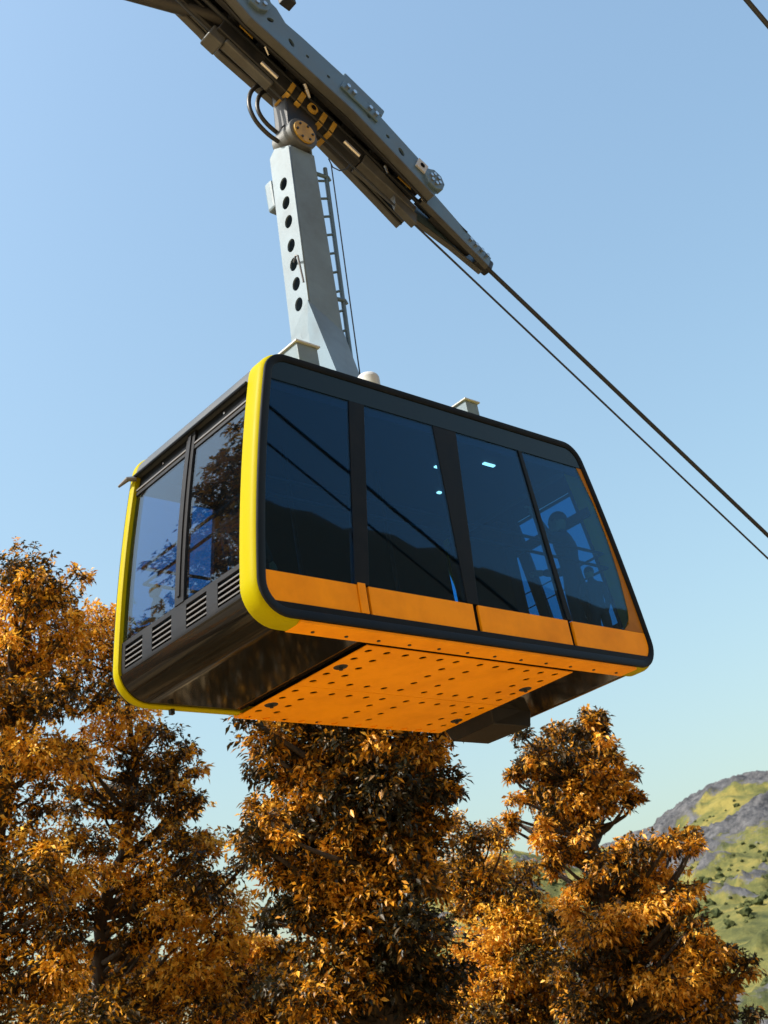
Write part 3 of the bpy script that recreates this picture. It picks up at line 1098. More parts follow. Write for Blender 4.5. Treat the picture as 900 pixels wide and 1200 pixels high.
for y0, y1 in ((YN+.10, YN+.19), (YF-.17, YF-.10)):
    sbox(MB(), -2.2, 1.9, y0, y1, -.09, .10).build('rail_beam', M['greasy'], car, bevel=.01)
# tapered nose plates
for a in (-1, 1):
    o_ = lambda q: YM+a*q
    for s0, s1, q0, q1, l0, l1, t0, t1 in ((1.95, 2.62, .17, .115, -.16, -.10, .14, .12), (2.62, 3.16, .113, .085, -.10, -.08, .12, .10)):
        MB().hexa([S(s0, o_(q0), l0), S(s1, o_(q1), l1), S(s1, o_(q1-.02), l1), S(s0, o_(q0-.02), l0),
                   S(s0, o_(q0), t0), S(s1, o_(q1), t1), S(s1, o_(q1-.02), t1), S(s0, o_(q0-.02), t0)]).build('nose_plate', M['blue_steel'], car)
        MB().hexa([S(s0, o_(q0+.01), l0-.02), S(s1, o_(q1+.01), l1-.02), S(s1, o_(q1-.06), l1-.02), S(s0, o_(q0-.06), l0-.02),
                   S(s0, o_(q0+.01), l0-.001), S(s1, o_(q1+.01), l1-.001), S(s1, o_(q1-.06), l1-.001), S(s0, o_(q0-.06), l0-.001)]).build('nose_flange', M['olive'], car)
sbox(MB(), 3.0, 3.24, YM-.075, YM+.075, -.09, .10).build('nose_cap', M['greasy'], car, bevel=.03)
sbox(MB(), 2.2, 2.9, YM-.07, YM+.07, -.05, .08).build('nose_core', M['greasy'], car, bevel=.02)
for s in (2.78, 2.88, 2.98, 3.08):
    MB().cyl(S(s, YM-.10, .04), S(s, YM-.135, .04), .026, 10).build('bolt', M['chrome'], car)
# running rollers on the rope
for s in (-1.95, -1.5, -1.05, -.6, -.15, .3, .75, 1.2, 1.65, 2.1, 2.45):
    r = .115 if s < 2.0 else .075
    ro = MB().cyl(S(s, YM-.055, r+.03), S(s, YM+.055, r+.03), r, 20).build('roller', M['greasy'], car, smooth=True)
    MB().cyl(S(s, YM-.058 if s < 2 else YM-.057, r+.03), S(s, YM+.058 if s < 2 else YM+.057, r+.03), r*.35, 12).build('roller_hub', M['chrome'], ro)
    MB().cyl(S(s, YN+.1 if s < 2 else YM-.1, r+.03), S(s, YF-.1 if s < 2 else YM+.1, r+.03), .02, 8).build('axle', M['greasy'], car)
for s0, s1 in ((-2.0, -1.1), (-1.0, -.1), (.0, .7), (.85, 1.7)):
    for y0, y1 in ((YM-.13, YM-.09), (YM+.09, YM+.13)):
        sbox(MB(), s0, s1, y0, y1, .02, .20).build('rocker_arm', M['greasy'], car, bevel=.01)
for s in (-1.75, -.85, -.05, .8, 1.68):
    sbox(MB(), s-.03, s+.03, YN+.09, YF-.09, .15, .3).build('cross_member', M['greasy'], car)
# yellow runners lit between the rollers
for s, l in ((-.98, .2), (1.55, .22), (1.95, .22)):
    sbox(MB(), s, s+l, YM-.105, YM-.09, -.06, -.04).build('guide_strip', M['caliper'], car)
# bright fittings
for s, y, n in ((-.62, .92, -.10), (-.02, .90, -.13), (.04, .92, -.16), (1.32, .95, -.13), (1.95, .95, -.06)):
    MB().cyl(S(s, y, n), S(s+.09, y+.04, n-.02), .03, 10, .018).build('bright_fitting', M['chrome'], car)
# lower frame holding the haul rope and the brake
lowf = MB()
sbox(lowf, -1.15, 1.05, 1.00, 1.20, -.36, -.15)
lowf.build('brake_frame', M['greasy'], car, bevel=.015)
MB().hexa([S(1.06, 1.00, -.36), S(1.95, 1.02, -.30), S(1.95, 1.17, -.30), S(1.06, 1.20, -.36), S(1.06, 1.00, -.16), S(1.95, 1.02, -.2), S(1.95, 1.17, -.2), S(1.06, 1.20, -.16)]).build('brake_frame', M['olive'], car, bevel=.01)
MB().hexa([S(1.68, 1.03, -.45), S(2.04, 1.03, -.47), S(2.04, 1.13, -.47), S(1.74, 1.13, -.45), S(1.60, 1.03, -.29), S(2.0, 1.03, -.29), S(2.0, 1.13, -.29), S(1.6, 1.13, -.29)]).build('rope_clamp', M['olive'], car, bevel=.01)
sbox(MB(), -1.2, -1.0, 1.05, 1.25, -.50, -.28).build('rope_clamp', M['olive'], car, bevel=.02)
sbox(MB(), -1.0, -.3, 1.02, 1.15, -.44, -.36).build('clamp_arm', M['olive'], car, bevel=.02)
for s0, s1 in ((-.13, -.07), (.02, .09), (.36, .43), (.52, .58)):
    for (y0, y1, n0, n1) in ((.975, .998, -.40, -.16), (.975, 1.225, -.41, -.365)):
        sbox(MB(), s0, s1, y0, y1, n0, n1).build('brake_yoke', M['caliper'], car, bevel=.004)
MB().cyl(S(.23, .995, -.28), S(.23, .96, -.28), .07, 14).build('brake_cylinder', M['caliper'], car)
MB().cyl(S(.23, .959, -.28), S(.23, .95, -.28), .035, 12).build('cylinder_dark_disc', M['dark'], car)  # dark disc on the cylinder, shade of a bore put into colour
for s in (-.55, .75):
    MB().cyl(S(s, 1.0, -.3), S(s+.25, 1.0, -.3), .035, 10).build('brake_spring', M['chrome'], car)
# pivot drum at the hanger head
pv = Vector((-.16, 0, 6.62))
MB().cyl(pv+Vector((0, .98, 0)), pv+Vector((0, 1.33, 0)), .20, 24).build('pivot_drum', M['olive'], car, smooth=True, bevel=.01)
MB().cyl(pv+Vector((0, .955, 0)), pv+Vector((0, .979, 0)), .15, 20).build('pivot_cap', M['caliper'], car)
for k in range(6):
    an = k*math.pi/3
    c = pv+Vector((.11*math.cos(an), .955, .11*math.sin(an)))
    MB().cyl(c, c+Vector((0, -.015, 0)), .016, 6).build('bolt', M['greasy'], car)
MB().hexa([(-.34, 1.03, 6.6), (.06, 1.03, 6.6), (.06, 1.28, 6.6), (-.34, 1.28, 6.6), (-.28, 1.03, 7.35), (.2, 1.03, 7.1), (.2, 1.28, 7.1), (-.28, 1.28, 7.35)]).build('pivot_bracket', M['greasy'], car, bevel=.02)
# service box, end blocks and bearings on the plates
sbox(MB(), .30, .97, YN+.02, YN+.30, .36, .52).build('service_box', M['blue_steel'], car, bevel=.02)
sbox(MB(), .33, .93, YN-.045, YN-.016, .10, .24).build('clamp_plate', M['blue_steel'], car, bevel=.008)
for s in (.40, .50, .76, .86):
    MB().cyl(S(s, YN-.046, .17), S(s, YN-.085, .17), .030, 8).build('bolt', M['chrome'], car)
sbox(MB(), 1.60, 1.76, YN-.045, YN-.018, .0, .17).build('lug_block', M['white'], car, bevel=.005)
MB().cyl(S(1.68, YN-.046, .09), S(1.68, YN-.05, .09), .035, 12).build('lug_dark_disc', M['dark'], car)  # raised dark disc, shade of a hole put into its colour
pts = [S(1.90+.16*math.cos(k*math.pi/4+.39), YN-.06, .04+.16*math.sin(k*math.pi/4+.39)) for k in range(8)]
MB().prism(pts, [p+Vector((0, .10, 0)) for p in pts]).build('bearing_housing', M['blue_steel'], car, bevel=.01)
for k in range(6):
    c = S(1.90+.07*math.cos(k*math.pi/3), YN-.061, .04+.07*math.sin(k*math.pi/3))
    MB().cyl(c, c+Vector((0, -.02, 0)), .024, 8).build('bolt', M['chrome'], car)
pts = [S(-1.0+.17*math.cos(k*math.pi/4+.39), YN-.06, .22+.2*math.sin(k*math.pi/4+.39)) for k in range(8)]
MB().prism(pts, [p+Vector((0, .10, 0)) for p in pts]).build('bearing_housing', M['blue_steel'], car, bevel=.01)
for k in range(4):
    c = S(-1.0+.08*math.cos(k*math.pi/2), YN-.061, .2+.08*math.sin(k*math.pi/2))
    MB().cyl(c, c+Vector((0, -.02, 0)), .03, 8).build('bolt', M['chrome'], car)
# dark tube running up to the left out of the carriage, and a guard block above
a = on_plane(276, 27, 1, 1.12)
b = on_plane(120, -16, 1, 1.62)
MB().tube([a, b, b+(b-a)*.8], .082, 16).build('damper_tube', M['brown_tube'], car, smooth=True)
g0 = on_plane(335, -8, 1, .8)
gv = Vector(g0)
MB().hexa([gv+Vector(q) for q in ((-.05, -.05, -.12), (.10, -.05, -.16), (.10, .1, -.16), (-.05, .1, -.12), (-.12, -.05, .5), (.03, -.05, .5), (.03, .1, .5), (-.12, .1, .5))]).build('guard_block', M['brown_tube'], car, bevel=.01)
# hydraulic hoses looping at the hanger head
for off, r0 in ((0, .026), (1, .026)):
    if off == 0:
        pxs = [(334, 126), (318, 106), (305, 100), (294, 108), (292, 124), (300, 142), (315, 158), (330, 168)]
    else:
        pxs = [(336, 132), (322, 112), (311, 107), (303, 114), (302, 128), (310, 142), (324, 155), (338, 164)]
    P3 = [Vector(on_plane(x, y, 1, 1.22+.04*off)) for x, y in pxs]
    P4 = []
    for i in range(len(P3)-1):
        p0, p1, p2, p3 = P3[max(i-1, 0)], P3[i], P3[i+1], P3[min(i+2, len(P3)-1)]
        for k in range(4):
            t = k/4
            P4.append(.5*((2*p1)+(p2-p0)*t+(2*p0-5*p1+4*p2-p3)*t*t+(3*p1-p0-3*p2+p3)*t**3))
    P4.append(P3[-1])
    MB().tube(P4, r0, 10).build('hydraulic_hose', M['rubber'], car, smooth=True)
    MB().cyl(P4[-1], P4[-1]+Vector((.06, 0, -.04)), .034, 10).build('hose_coupling', M['chrome'], car)
w0 = [Vector(on_plane(x, y, 1, 1.1)) for x, y in ((330, 150), (338, 142), (346, 142), (350, 152))]
MB().tube(w0, .01, 6).build('loose_wire', M['rope'], car)
w0 = [Vector(on_plane(x, y, 1, 1.0)) for x, y in ((385, 186), (390, 196), (398, 200), (406, 198), (410, 193))]
MB().tube(w0, .008, 6).build('loose_wire', M['rope'], car)

# ------------------------------------------------------------------ ropes


def rope(name, label, y, c, slope, r, x0=-30, x1=95):
    pts = [(x, y, c-slope*x+0.00035*max(0, x-20)**2*0) for x in np.linspace(x0, x1, 12)]
    o = MB().tube(pts, r, 10).build(name, M['rope'], None, smooth=True)
    tag(o, label, 'cable')


rope('track_rope', 'thick dark track rope under the carriage rollers, running down to the right', YM, 7.449, .5886, .029)
rope('haul_rope', 'thin dark haul rope clamped below the carriage, beneath the thick rope', YM, 6.956, .5926, .0135)
rope('track_rope', 'dark rope of the other lane crossing the top right corner of the sky', -3.78, 5.515, .5886, .024)
rope('haul_rope', 'thin rope of the other lane, seen only mirrored in the side windows', -5.2, 6.60, .5886, .018)

# ------------------------------------------------------------------ passengers


def skin_body(name, verts, edges, radii, material, parent):
    me = bpy.data.meshes.new(name)
    me.from_pydata([tuple(v) for v in verts], edges, [])
    o = bpy.data.objects.new(name, me)
    COL.objects.link(o)
    me.materials.append(material)
    sm = o.modifiers.new('skin', 'SKIN')
    sm.use_smooth_shade = True
    if not me.skin_vertices:
        me.skin_vertices.new()
    for i, r in enumerate(radii):
        me.skin_vertices[0].data[i].radius = r if hasattr(r, '__len__') else (r, r)
        me.skin_vertices[0].data[i].use_root = (i == 0)
    ss = o.modifiers.new('sub', 'SUBSURF')
    ss.levels = ss.render_levels = 2
    o.parent = parent
    return o


def ellipsoid(mb, c, r, seg=18, ring=12, ymin=-1.0):
    v, f = [], []
    for i in range(ring+1):
        a = -math.pi/2+math.pi*i/ring
        for k in range(seg):
            b = 2*math.pi*k/seg
            v.append((c[0]+r[0]*math.cos(a)*math.cos(b), c[1]+r[1]*math.cos(a)*math.sin(b), c[2]+r[2]*max(math.sin(a), ymin)))
    for i in range(ring):
        for k in range(seg):
            f.append((i*seg+k, i*seg+(k+1) % seg, (i+1)*seg+(k+1) % seg, (i+1)*seg+k))
    return mb.add(v, f)


def person(label, loc, rz, h, arms, jacket, hat=None):
    """figure facing local -y; arms: list of two (elbow, hand) offsets from the shoulder, in fractions of h"""
    root = thing('person', label, 'person', loc, 'passengers in the cabin')
    root.rotation_euler.z = rz
    k = h
    hip, sh = .52*k, .80*k
    V = [(0, 0, hip), (0, 0, .60*k), (0, .0, .70*k), (0, 0, sh-.01*k), (0, 0, .85*k), (0, -.01*k, .885*k)]
    E = [(0, 1), (1, 2), (2, 3), (3, 4), (4, 5)]
    R = [(.085*k, .062*k), (.078*k, .058*k), (.092*k, .064*k), (.075*k, .055*k), (.034*k, .034*k), (.04*k, .045*k)]
    for s in (-1, 1):
        b = len(V)
        V += [(s*.055*k, 0, .50*k), (s*.06*k, -.01*k, .27*k), (s*.062*k, .015*k, .055*k), (s*.065*k, -.07*k, .02*k)]
        E += [(0, b), (b, b+1), (b+1, b+2), (b+2, b+3)]
        R += [.058*k, .042*k, .028*k, .026*k]
    hands = []
    for s, (el, ha) in zip((-1, 1), arms):
        b = len(V)
        S0 = np.array([s*.108*k, 0, sh-.005*k])
        e = S0+np.array(el)*k
        w = e+np.array(ha)*k
        V += [tuple(S0), tuple(e), tuple(w)]
        E += [(3, b), (b, b+1), (b+1, b+2)]
        R += [.043*k, .032*k, .024*k]
        hands.append((w, (w-e)/np.linalg.norm(w-e), s))
    body = skin_body('body', V, E, R, jacket, root)
    hd = MB()
    ellipsoid(hd, (0, -.015*k, .935*k), (.045*k, .056*k, .066*k))
    ellipsoid(hd, (0, -.030*k, .905*k), (.034*k, .040*k, .036*k))
    hd.hexa([(-.008*k, -.066*k, .918*k), (.008*k, -.066*k, .918*k), (.006*k, -.05*k, .918*k), (-.006*k, -.05*k, .918*k),
             (-.003*k, -.069*k, .945*k), (.003*k, -.069*k, .945*k), (.003*k, -.05*k, .95*k), (-.003*k, -.05*k, .95*k)])
    for s in (-1, 1):
        ellipsoid(hd, (s*.046*k, -.008*k, .930*k), (.007*k, .012*k, .019*k), 8, 6)
    head = hd.build('head', M['skin'], None, smooth=True)
    head.parent = root
    for s in (-1, 1):
        eye = ellipsoid(MB(), (s*.018*k, -.064*k, .940*k), (.008*k, .006*k, .005*k), 8, 6).build('eye', M['hair'], None)
        eye.parent = head
    mouth = ellipsoid(MB(), (0, -.066*k, .895*k), (.015*k, .005*k, .003*k), 8, 6).build('mouth', M['cap_orange'], None)
    mouth.parent = head
    hb = MB()
    ellipsoid(hb, (0, -.004*k, .952*k), (.051*k, .058*k, .056*k), ymin=-.25)
    hr = hb.build('hat' if hat else 'hair', hat or M['hair'], None, smooth=True)
    hr.parent = head
    for w, d, s in hands:
        hm = MB()
        d = Vector(d)
        sd = d.cross(Vector((0, 1, .2))).normalized()
        up_ = sd.cross(d)
        w = Vector(w)
        hm.tube([w-d*.01*k, w+d*.02*k, w+d*.045*k], [.016*k, .022*k, .020*k], 8)
        for i in range(4):
            o_ = sd*(i-1.5)*.0095*k
            ln = (.040, .046, .043, .034)[i]*k
            p = w+d*.045*k+o_
            hm.tube([p-d*.006*k, p+d*ln*.55, p+d*ln*.85-up_*.010*k, p+d*ln*.9-up_*.022*k], [.0055*k, .0052*k, .005*k, .004*k], 6)
        p = w+d*.018*k-sd*.018*k*s
        hm.tube([p, p-sd*s*.016*k+d*.014*k, p-sd*s*.018*k+d*.034*k], [.0065*k, .006*k, .0045*k], 6)
        q = hm.build('hand', M['skin'], None, smooth=True)
        q.parent = root
    return root


FL = 0.13
person('standing passenger in dark jacket, arm raised, silhouetted in the rightmost window', (2.0, .40, FL), math.radians(200), 1.74,
       [((-.07, -.10, -.11), (-.02, -.14, .05)), ((.13, -.02, -.02), (.05, -.03, .12))], M['jacket_dark'])
person('small passenger low in the bottom right corner of the rightmost window', (2.02, .20, FL), math.radians(150), 1.02,
       [((-.03, -.02, -.17), (.02, -.1, -.10)), ((.03, -.02, -.17), (-.02, -.1, -.10))], M['jacket_dark'])
person('small passenger with orange cap in the far corner behind the left end window', (-2.10, 1.955, FL), math.radians(250), .97,
       [((-.04, -.03, -.16), (.03, -.13, -.03)), ((.05, -.02, -.16), (-.03, -.12, -.05))], M['jacket_grey'], M['cap_orange'])
person('passenger in dark jacket behind the nearer pane of the left end', (-1.80, 1.02, FL), math.radians(95), 1.55,
       [((-.03, -.02, -.17), (.02, -.08, -.12)), ((.03, -.02, -.17), (-.02, -.08, -.12))], M['jacket_dark'])

# ------------------------------------------------------------------ trees


def leaves(tips, dirs, per, length, rngl, tone):
    """rosettes of drooping leaves at twig tips -> vertices, faces, tint"""
    n = len(tips)
    T = np.repeat(tips, per, 0)
    D = np.repeat(dirs, per, 0)
    m = n*per
    rv = rngl.normal(size=(m, 3))
    rv /= np.linalg.norm(rv, axis=1)[:, None]
    d = D*0.75+rv*0.9+np.array([0, 0, -0.42])
    d /= np.linalg.norm(d, axis=1)[:, None]
    base = T+rngl.normal(size=(m, 3))*length*0.38
    L = length*rngl.uniform(0.45, 1.35, (m, 1))
    wv = rngl.uniform(0.17, 0.25, (m, 1))*L
    ref = rngl.normal(size=(m, 3))*0.55+np.array([0, 0, 1.0])
    side = np.cross(d, ref)
    side /= np.linalg.norm(side, axis=1)[:, None]+1e-9
    up = np.cross(side, d)
    tip = base+d*L-np.array([0, 0, 1])*L*0.12
    mid = base+d*L*0.48
    fold = up*wv*0.45
    v = np.stack([base, mid+side*wv+fold, tip, mid-side*wv+fold], 1).reshape(-1, 3)
    i0 = np.arange(m)*4
    f = np.concatenate([np.stack([i0, i0+1, i0+2], -1), np.stack([i0, i0+2, i0+3], -1)])
    tint = np.repeat(np.clip(np.repeat(tone+rngl.normal(size=n)*.16, per)+rngl.normal(size=m)*0.20, 0, 1), 4)
    return v, f, tint


def mesh_np(name, v, f):
    me = bpy.data.meshes.new(name)
    k = f.shape[1]
    me.vertices.add(len(v))
    me.vertices.foreach_set('co', v.astype(np.float32).ravel())
    me.loops.add(f.size)
    me.loops.foreach_set('vertex_index', f.astype(np.int32).ravel())
    me.polygons.add(len(f))
    me.polygons.foreach_set('loop_start', (np.arange(len(f))*k).astype(np.int32))
    me.polygons.foreach_set('loop_total', np.full(len(f), k, np.int32))
    me.update(calc_edges=True)
    return me


def bez(p0, p1, sag, n=6):
    p0, p1 = np.array(p0), np.array(p1)
    m = (p0+p1)/2+np.array(sag)
    t = np.linspace(0, 1, n)[:, None]
    return (1-t)**2*p0+2*t*(1-t)*m+t*t*p1


def tree(name, label, dist, trunk_px, clumps, leafm, leaf_len=0.13, dens=1.0, seed=1, r_trunk=0.24, bias=0.0, depth=2.4, back=1.0):
    """trunk_px: photo points the trunk passes through, from low to high; clumps: (px, py, rx, ry)"""
    rg = np.random.default_rng(seed)
    tp = [at_dist(x, y, dist) for x, y in trunk_px]
    gx, gy = tp[0][0], tp[0][1]
    gz = float(ground_h(np.array([gx]), np.array([gy]))[0])-.2
    root = thing(name, label, 'tree', (gx, gy, gz), 'oak trees around the cable car')
    path = [np.array([gx, gy, gz])]+tp
    tb = MB()
    n = len(path)
    # smooth trunk
    dense, rad = [], []
    for i in range(n-1):
        for k in range(5):
            t = k/5
            dense.append(path[i]*(1-t)+path[i+1]*t+rg.normal(size=3)*.03*(i > 0 or k > 0))
    dense.append(path[-1])
    m = len(dense)
    for i in range(m):
        t = i/(m-1)
        rad.append(r_trunk*(1-t)**.8*(1+.5*math.exp(-t*14))+.025)
    tb.tube(dense, rad, 10)
    dn = np.array(dense)
    centres, radii = [], []
    right = RT-np.array([0, 0, RT[2]])
    right /= np.linalg.norm(right)
    fwd = np.array([FW[0], FW[1], 0])/math.hypot(FW[0], FW[1])
    for (px, py, rx, ry) in clumps:
        c = at_dist(px, py, dist+rg.uniform(-.9, .5))
        sx, sy = rx*dist*1.1/FPX, ry*dist*1.1/FPX
        centres.append(c)
        radii.append((sx, sx*.95, sy))
        for _ in range(2):
            an = rg.uniform(0, 2*math.pi)
            cs = c+right*math.cos(an)*sx*rg.uniform(.95, 1.3)+np.array([0, 0, 1])*math.sin(an)*sy*rg.uniform(.95, 1.35)+fwd*rg.normal()*.3
            centres.append(cs)
            radii.append((sx*.42, sx*.42, sy*.36))
        if rg.uniform() < back*.7:
            c2 = at_dist(px+rg.uniform(-.3, .3)*rx, py+rg.uniform(-.1, .4)*ry, dist+rg.uniform(1.0, depth))
            centres.append(c2)
            radii.append((sx*.8, sx*.8, sy*.8))
    # lower crown, under the edge of the picture
    zlow = min(c[2] for c in centres)
    span = [min(q[0] for q in clumps), max(q[0] for q in clumps)]
    for k in range(9):
        px = rg.uniform(*span)
        c = at_dist(px, 1190, dist+rg.uniform(-1.2, depth))
        c[2] = rg.uniform(max(gz+3.0, zlow-4.5), zlow+.2)
        centres.append(c)
        radii.append((1.2, 1.2, .8))
    tips, dirs, tones = [], [], []
    for c, r in zip(centres, radii):
        r = np.array(r)
        # limb from the trunk to the clump
        zt_ = min(max(c[2]-rg.uniform(.5, 1.3)*np.linalg.norm((c-dn[np.argmin(abs(dn[:, 2]-c[2]))])[:2])*.6, gz+2), dn[-1][2])
        k = int(np.argmin(abs(dn[:, 2]-zt_)))
        lp = bez(dn[k], c, (rg.normal()*.15, rg.normal()*.15, -.25+rg.normal()*.12))
        L = np.linalg.norm(c-dn[k])
        r0 = min(rad[k]*.62, .03+.020*L)
        tb.tube(lp, [r0*(1-.75*i/5)+.006 for i in range(6)], 7, False)
        vol = r[0]*r[2]
        ns = int(max(20, 270*dens*vol/(0.85*0.6)*(.13/leaf_len)**1.5))
        u = rg.normal(size=(ns, 3))
        u /= np.linalg.norm(u, axis=1)[:, None]
        # bumpy clump surface
        q = rg.uniform(0, 1, (ns, 1))**.34
        bump = .62+.95*(vnoise(u*2.3+c*1.3, seed)[:, None]-.25)
        q = q*np.where(rg.uniform(size=(ns, 1)) < .07, 1.35, 1.0)
        P = c+u*q*bump*r*np.array([1.04, 1.04, .92])
        tips.append(P)
        tones.append(np.full(ns, np.clip(rg.choice([.20, .38, .62, .80])+bias, .05, .95)))  # random clump tones; dark and bright also stand for shade and sun
        dd = u*np.array([1, 1, .6])+np.array([0, 0, .15])
        dirs.append(dd)
        # twigs
        for j in rg.choice(ns, min(ns, 14), replace=False):
            tb.tube(bez(c+rg.normal(size=3)*.1, P[j], (0, 0, -.06), 3), [.016, .010, .005], 4, False)
    tips, dirs = np.concatenate(tips), np.concatenate(dirs)
    v, f, tint = leaves(tips, dirs, 9, leaf_len, rg, np.concatenate(tones))
    tr = tb.build('trunk', M['bark'], root, smooth=True, fix=False)
    me = mesh_np('crown', v, f)
    at = me.attributes.new('tint', 'FLOAT', 'POINT')
    at.data.foreach_set('value', tint.astype(np.float32))
    cr = link('crown', me, leafm, root, fix=False)
    return root


T1 = [(20, 668, 42, 30), (52, 700, 40, 30), (12, 720, 45, 38), (75, 745, 38, 32), (30, 775, 46, 34), (8, 830, 42, 36), (62, 815, 38, 28),
      (30, 880, 44, 30), (70, 890, 34, 22), (10, 945, 36, 36), (45, 985, 46, 22), (100, 985, 40, 20), (20, 1030, 40, 30), (70, 1040, 44, 26), (30, 1090, 48, 32), (15, 1150, 46, 40), (75, 1130, 30, 24), (50, 1185, 46, 26), (-60, 800, 60, 60), (-60, 950, 60, 60), (-70, 1100, 70, 60)]
tree('oak_tree', 'tallest russet oak cut by the left edge of the photo', 25, [(-20, 1200), (-6, 1040), (8, 900), (18, 780), (20, 690)], T1, M['leaf_b'], .126, .60, 3, .26, back=.6, bias=.03)
T2 = [(118, 728, 36, 26), (105, 765, 40, 28), (140, 790, 40, 30), (100, 820, 36, 24), (150, 840, 44, 26), (118, 870, 40, 20), (175, 885, 34, 26), (195, 905, 28, 20), (205, 945, 26, 20),
      (180, 935, 30, 20), (200, 985, 38, 20), (240, 990, 26, 20), (175, 1030, 46, 22), (235, 1040, 40, 30), (265, 1060, 36, 26), (200, 1075, 44, 24), (160, 1090, 30, 16), (250, 1105, 46, 30), (215, 1140, 46, 28), (270, 1150, 44, 30), (240, 1185, 46, 24),
      (95, 900, 30, 16), (140, 925, 26, 14), (85, 945, 30, 14), (150, 965, 24, 13), (105, 1020, 34, 16), (145, 1055, 28, 14), (95, 1070, 34, 16), (130, 1110, 34, 18), (90, 1150, 40, 20), (150, 1160, 40, 20)]
tree('oak_tree', 'forked russet oak just left of the cabin, trunk showing through gaps', 27, [(113, 1205), (118, 1130), (122, 1060), (145, 1000), (160, 900), (150, 820), (125, 740)], T2, M['leaf_b'], .126, .56, 5, .17, back=.5, bias=.03)
T3 = [(318, 862, 40, 18), (360, 868, 46, 30), (420, 880, 52, 40), (480, 885, 46, 40), (515, 925, 30, 26), (340, 905, 36, 24), (380, 920, 46, 34), (450, 930, 50, 44), (505, 960, 32, 24), (320, 950, 34, 26),
      (350, 965, 44, 32), (300, 985, 28, 22), (400, 985, 50, 40), (460, 995, 50, 44), (335, 1015, 38, 28), (380, 1040, 46, 36), (490, 1030, 34, 30), (430, 1060, 50, 40), (355, 1065, 32, 26), (480, 1090, 44, 40),
      (400, 1110, 50, 40), (450, 1150, 60, 44), (380, 1170, 50, 36), (500, 1160, 40, 36), (420, 820, 60, 40), (470, 830, 50, 40), (370, 830, 46, 30)]
tree('oak_tree', 'dense dark oak with a thick trunk directly below the cabin', 23, [(452, 1205), (448, 1100), (444, 1000), (438, 900), (430, 800)], T3, M['leaf_a'], .138, .88, 8, .36, depth=2.8, bias=-.20)
T4 = [(548, 985, 26, 20), (575, 975, 20, 14), (535, 1015, 30, 24), (575, 1020, 34, 26), (605, 1050, 34, 24), (555, 1060, 36, 28), (600, 1085, 40, 26), (640, 1080, 32, 22), (560, 1110, 38, 28), (625, 1125, 44, 28), (580, 1150, 44, 28), (650, 1160, 40, 28), (540, 1170, 36, 26), (610, 1190, 46, 24)]
tree('oak_tree', 'lighter amber oak between the dark centre tree and the right tree', 33, [(588, 1205), (585, 1130), (570, 1060), (562, 1000)], T4, M['leaf_b'], .13, .60, 13, .18, bias=.08)
T5 = [(655, 858, 22, 13), (690, 862, 22, 14), (634, 876, 24, 14), (668, 884, 28, 16), (708, 884, 20, 15), (622, 902, 20, 15), (652, 908, 28, 17), (694, 912, 26, 18), (724, 914, 16, 13), (636, 930, 26, 16), (672, 936, 28, 18), (708, 942, 22, 16),
      (644, 958, 22, 16), (682, 966, 22, 16), (636, 984, 16, 14), (662, 992, 16, 12), (738, 932, 9, 6), (703, 842, 7, 10), (690, 838, 6, 9), (607, 905, 8, 8), (602, 962, 5, 6), (655, 1008, 12, 9),
      (710, 1012, 26, 20), (745, 998, 30, 17), (785, 992, 22, 11), (808, 980, 12, 8), (760, 1026, 32, 17), (715, 1046, 32, 19), (668, 1062, 18, 18), (785, 1056, 28, 18), (745, 1070, 36, 20), (815, 1082, 20, 16), (700, 1090, 34, 20),
      (690, 1122, 34, 20), (760, 1110, 40, 22), (808, 1116, 36, 20), (848, 1122, 20, 16), (720, 1150, 44, 24), (790, 1150, 46, 25), (842, 1156, 28, 20), (690, 1182, 40, 22), (760, 1188, 54, 22), (828, 1190, 32, 18)]
tree('oak_tree', 'russet oak with a leaning bare-topped stem in front of the mountain', 28, [(728, 1205), (722, 1110), (706, 1030), (688, 970), (672, 900), (668, 862)], T5, M['leaf_a'], .130, .75, 17, .22, bias=-.02)
T6 = [(300, 1110, 30, 20), (325, 1120, 30, 22), (290, 1145, 36, 24), (335, 1150, 34, 26), (310, 1175, 40, 24), (270, 1180, 40, 24), (345, 1188, 36, 20)]
tree('oak_tree', 'low amber oak sapling left of the dark centre trunk', 31, [(312, 1205), (310, 1160), (312, 1125)], T6, M['leaf_b'], .12, 1.0, 23, .10)
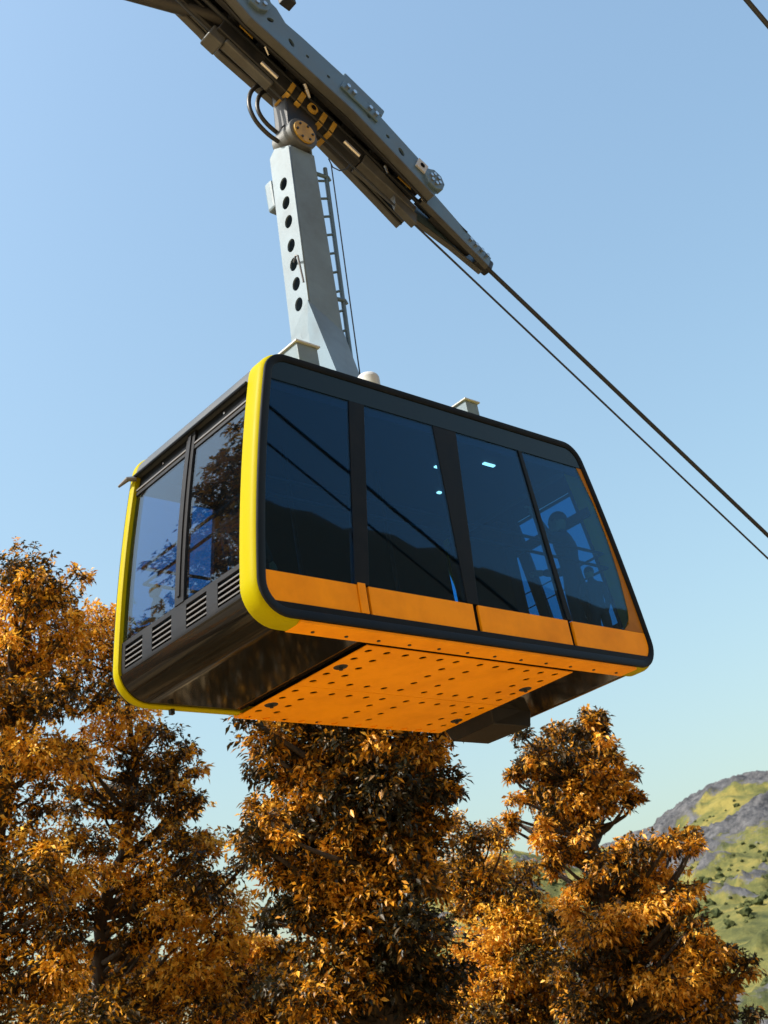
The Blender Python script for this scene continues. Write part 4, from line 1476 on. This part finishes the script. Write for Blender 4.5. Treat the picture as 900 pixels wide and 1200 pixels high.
T7 = [(130, 1130, 30, 18), (165, 1135, 34, 20), (150, 1165, 40, 22), (110, 1175, 34, 22), (185, 1180, 36, 20), (140, 1190, 40, 20)]
tree('oak_tree', 'small sunlit amber oak seen behind the forked trunk', 38, [(152, 1205), (150, 1165), (148, 1140)], T7, M['leaf_b'], .12, 1.0, 29, .10)


# one more oak outside the frame on the left, mirrored in the end windows
src = next(o for o in bpy.data.objects if o.get('label', '').startswith('tallest russet oak'))
cp = src.copy()
COL.objects.link(cp)
cp['label'] = 'oak beyond the left edge, mirrored as a brown mass in the end window'
for ch in src.children:
    c = ch.copy()
    COL.objects.link(c)
    c.parent = cp
    # rotate about the trunk foot
for c in cp.children:
    c.location = -src.location
cp.location = (-9.7, 10.9, float(ground_h(np.array([-10.4]), np.array([10.9]))[0])-.2)
cp.rotation_euler.z = math.radians(75)
cp.scale = (1.35, 1.35, 1.35)


def undergrowth():
    """low brush on the slope under and beyond the cabin"""
    rg = np.random.default_rng(99)
    tips, dirs, tones = [], [], []
    for k in range(120):
        x, y = rg.uniform(-7, 15), rg.uniform(6.5, 15)
        if fbm(np.array([[x/4, y/4, 0]]), 2, 12)[0] < .44:
            continue
        r = rg.uniform(.5, 1.1)
        n = int(60*r*r)
        u = rg.normal(size=(n, 3))
        u /= np.linalg.norm(u, axis=1)[:, None]
        u[:, 2] = abs(u[:, 2])
        tips.append(np.array([x, y, float(ground_h(np.array([x]), np.array([y]))[0])])+u*r*rg.uniform(.5, 1, (n, 1)))
        dirs.append(u)
        tones.append(np.full(n, rg.choice([.1, .3, .6])))
    v, f, tint = leaves(np.concatenate(tips), np.concatenate(dirs), 7, .15, rg, np.concatenate(tones))
    me = mesh_np('undergrowth', v, f)
    at = me.attributes.new('tint', 'FLOAT', 'POINT')
    at.data.foreach_set('value', tint.astype(np.float32))
    o = link('undergrowth', me, M['leaf_a'], fix=False)
    tag(o, 'low russet brush on the slope below the cabin, mirrored in its belly', 'brush', kind='stuff')


undergrowth()
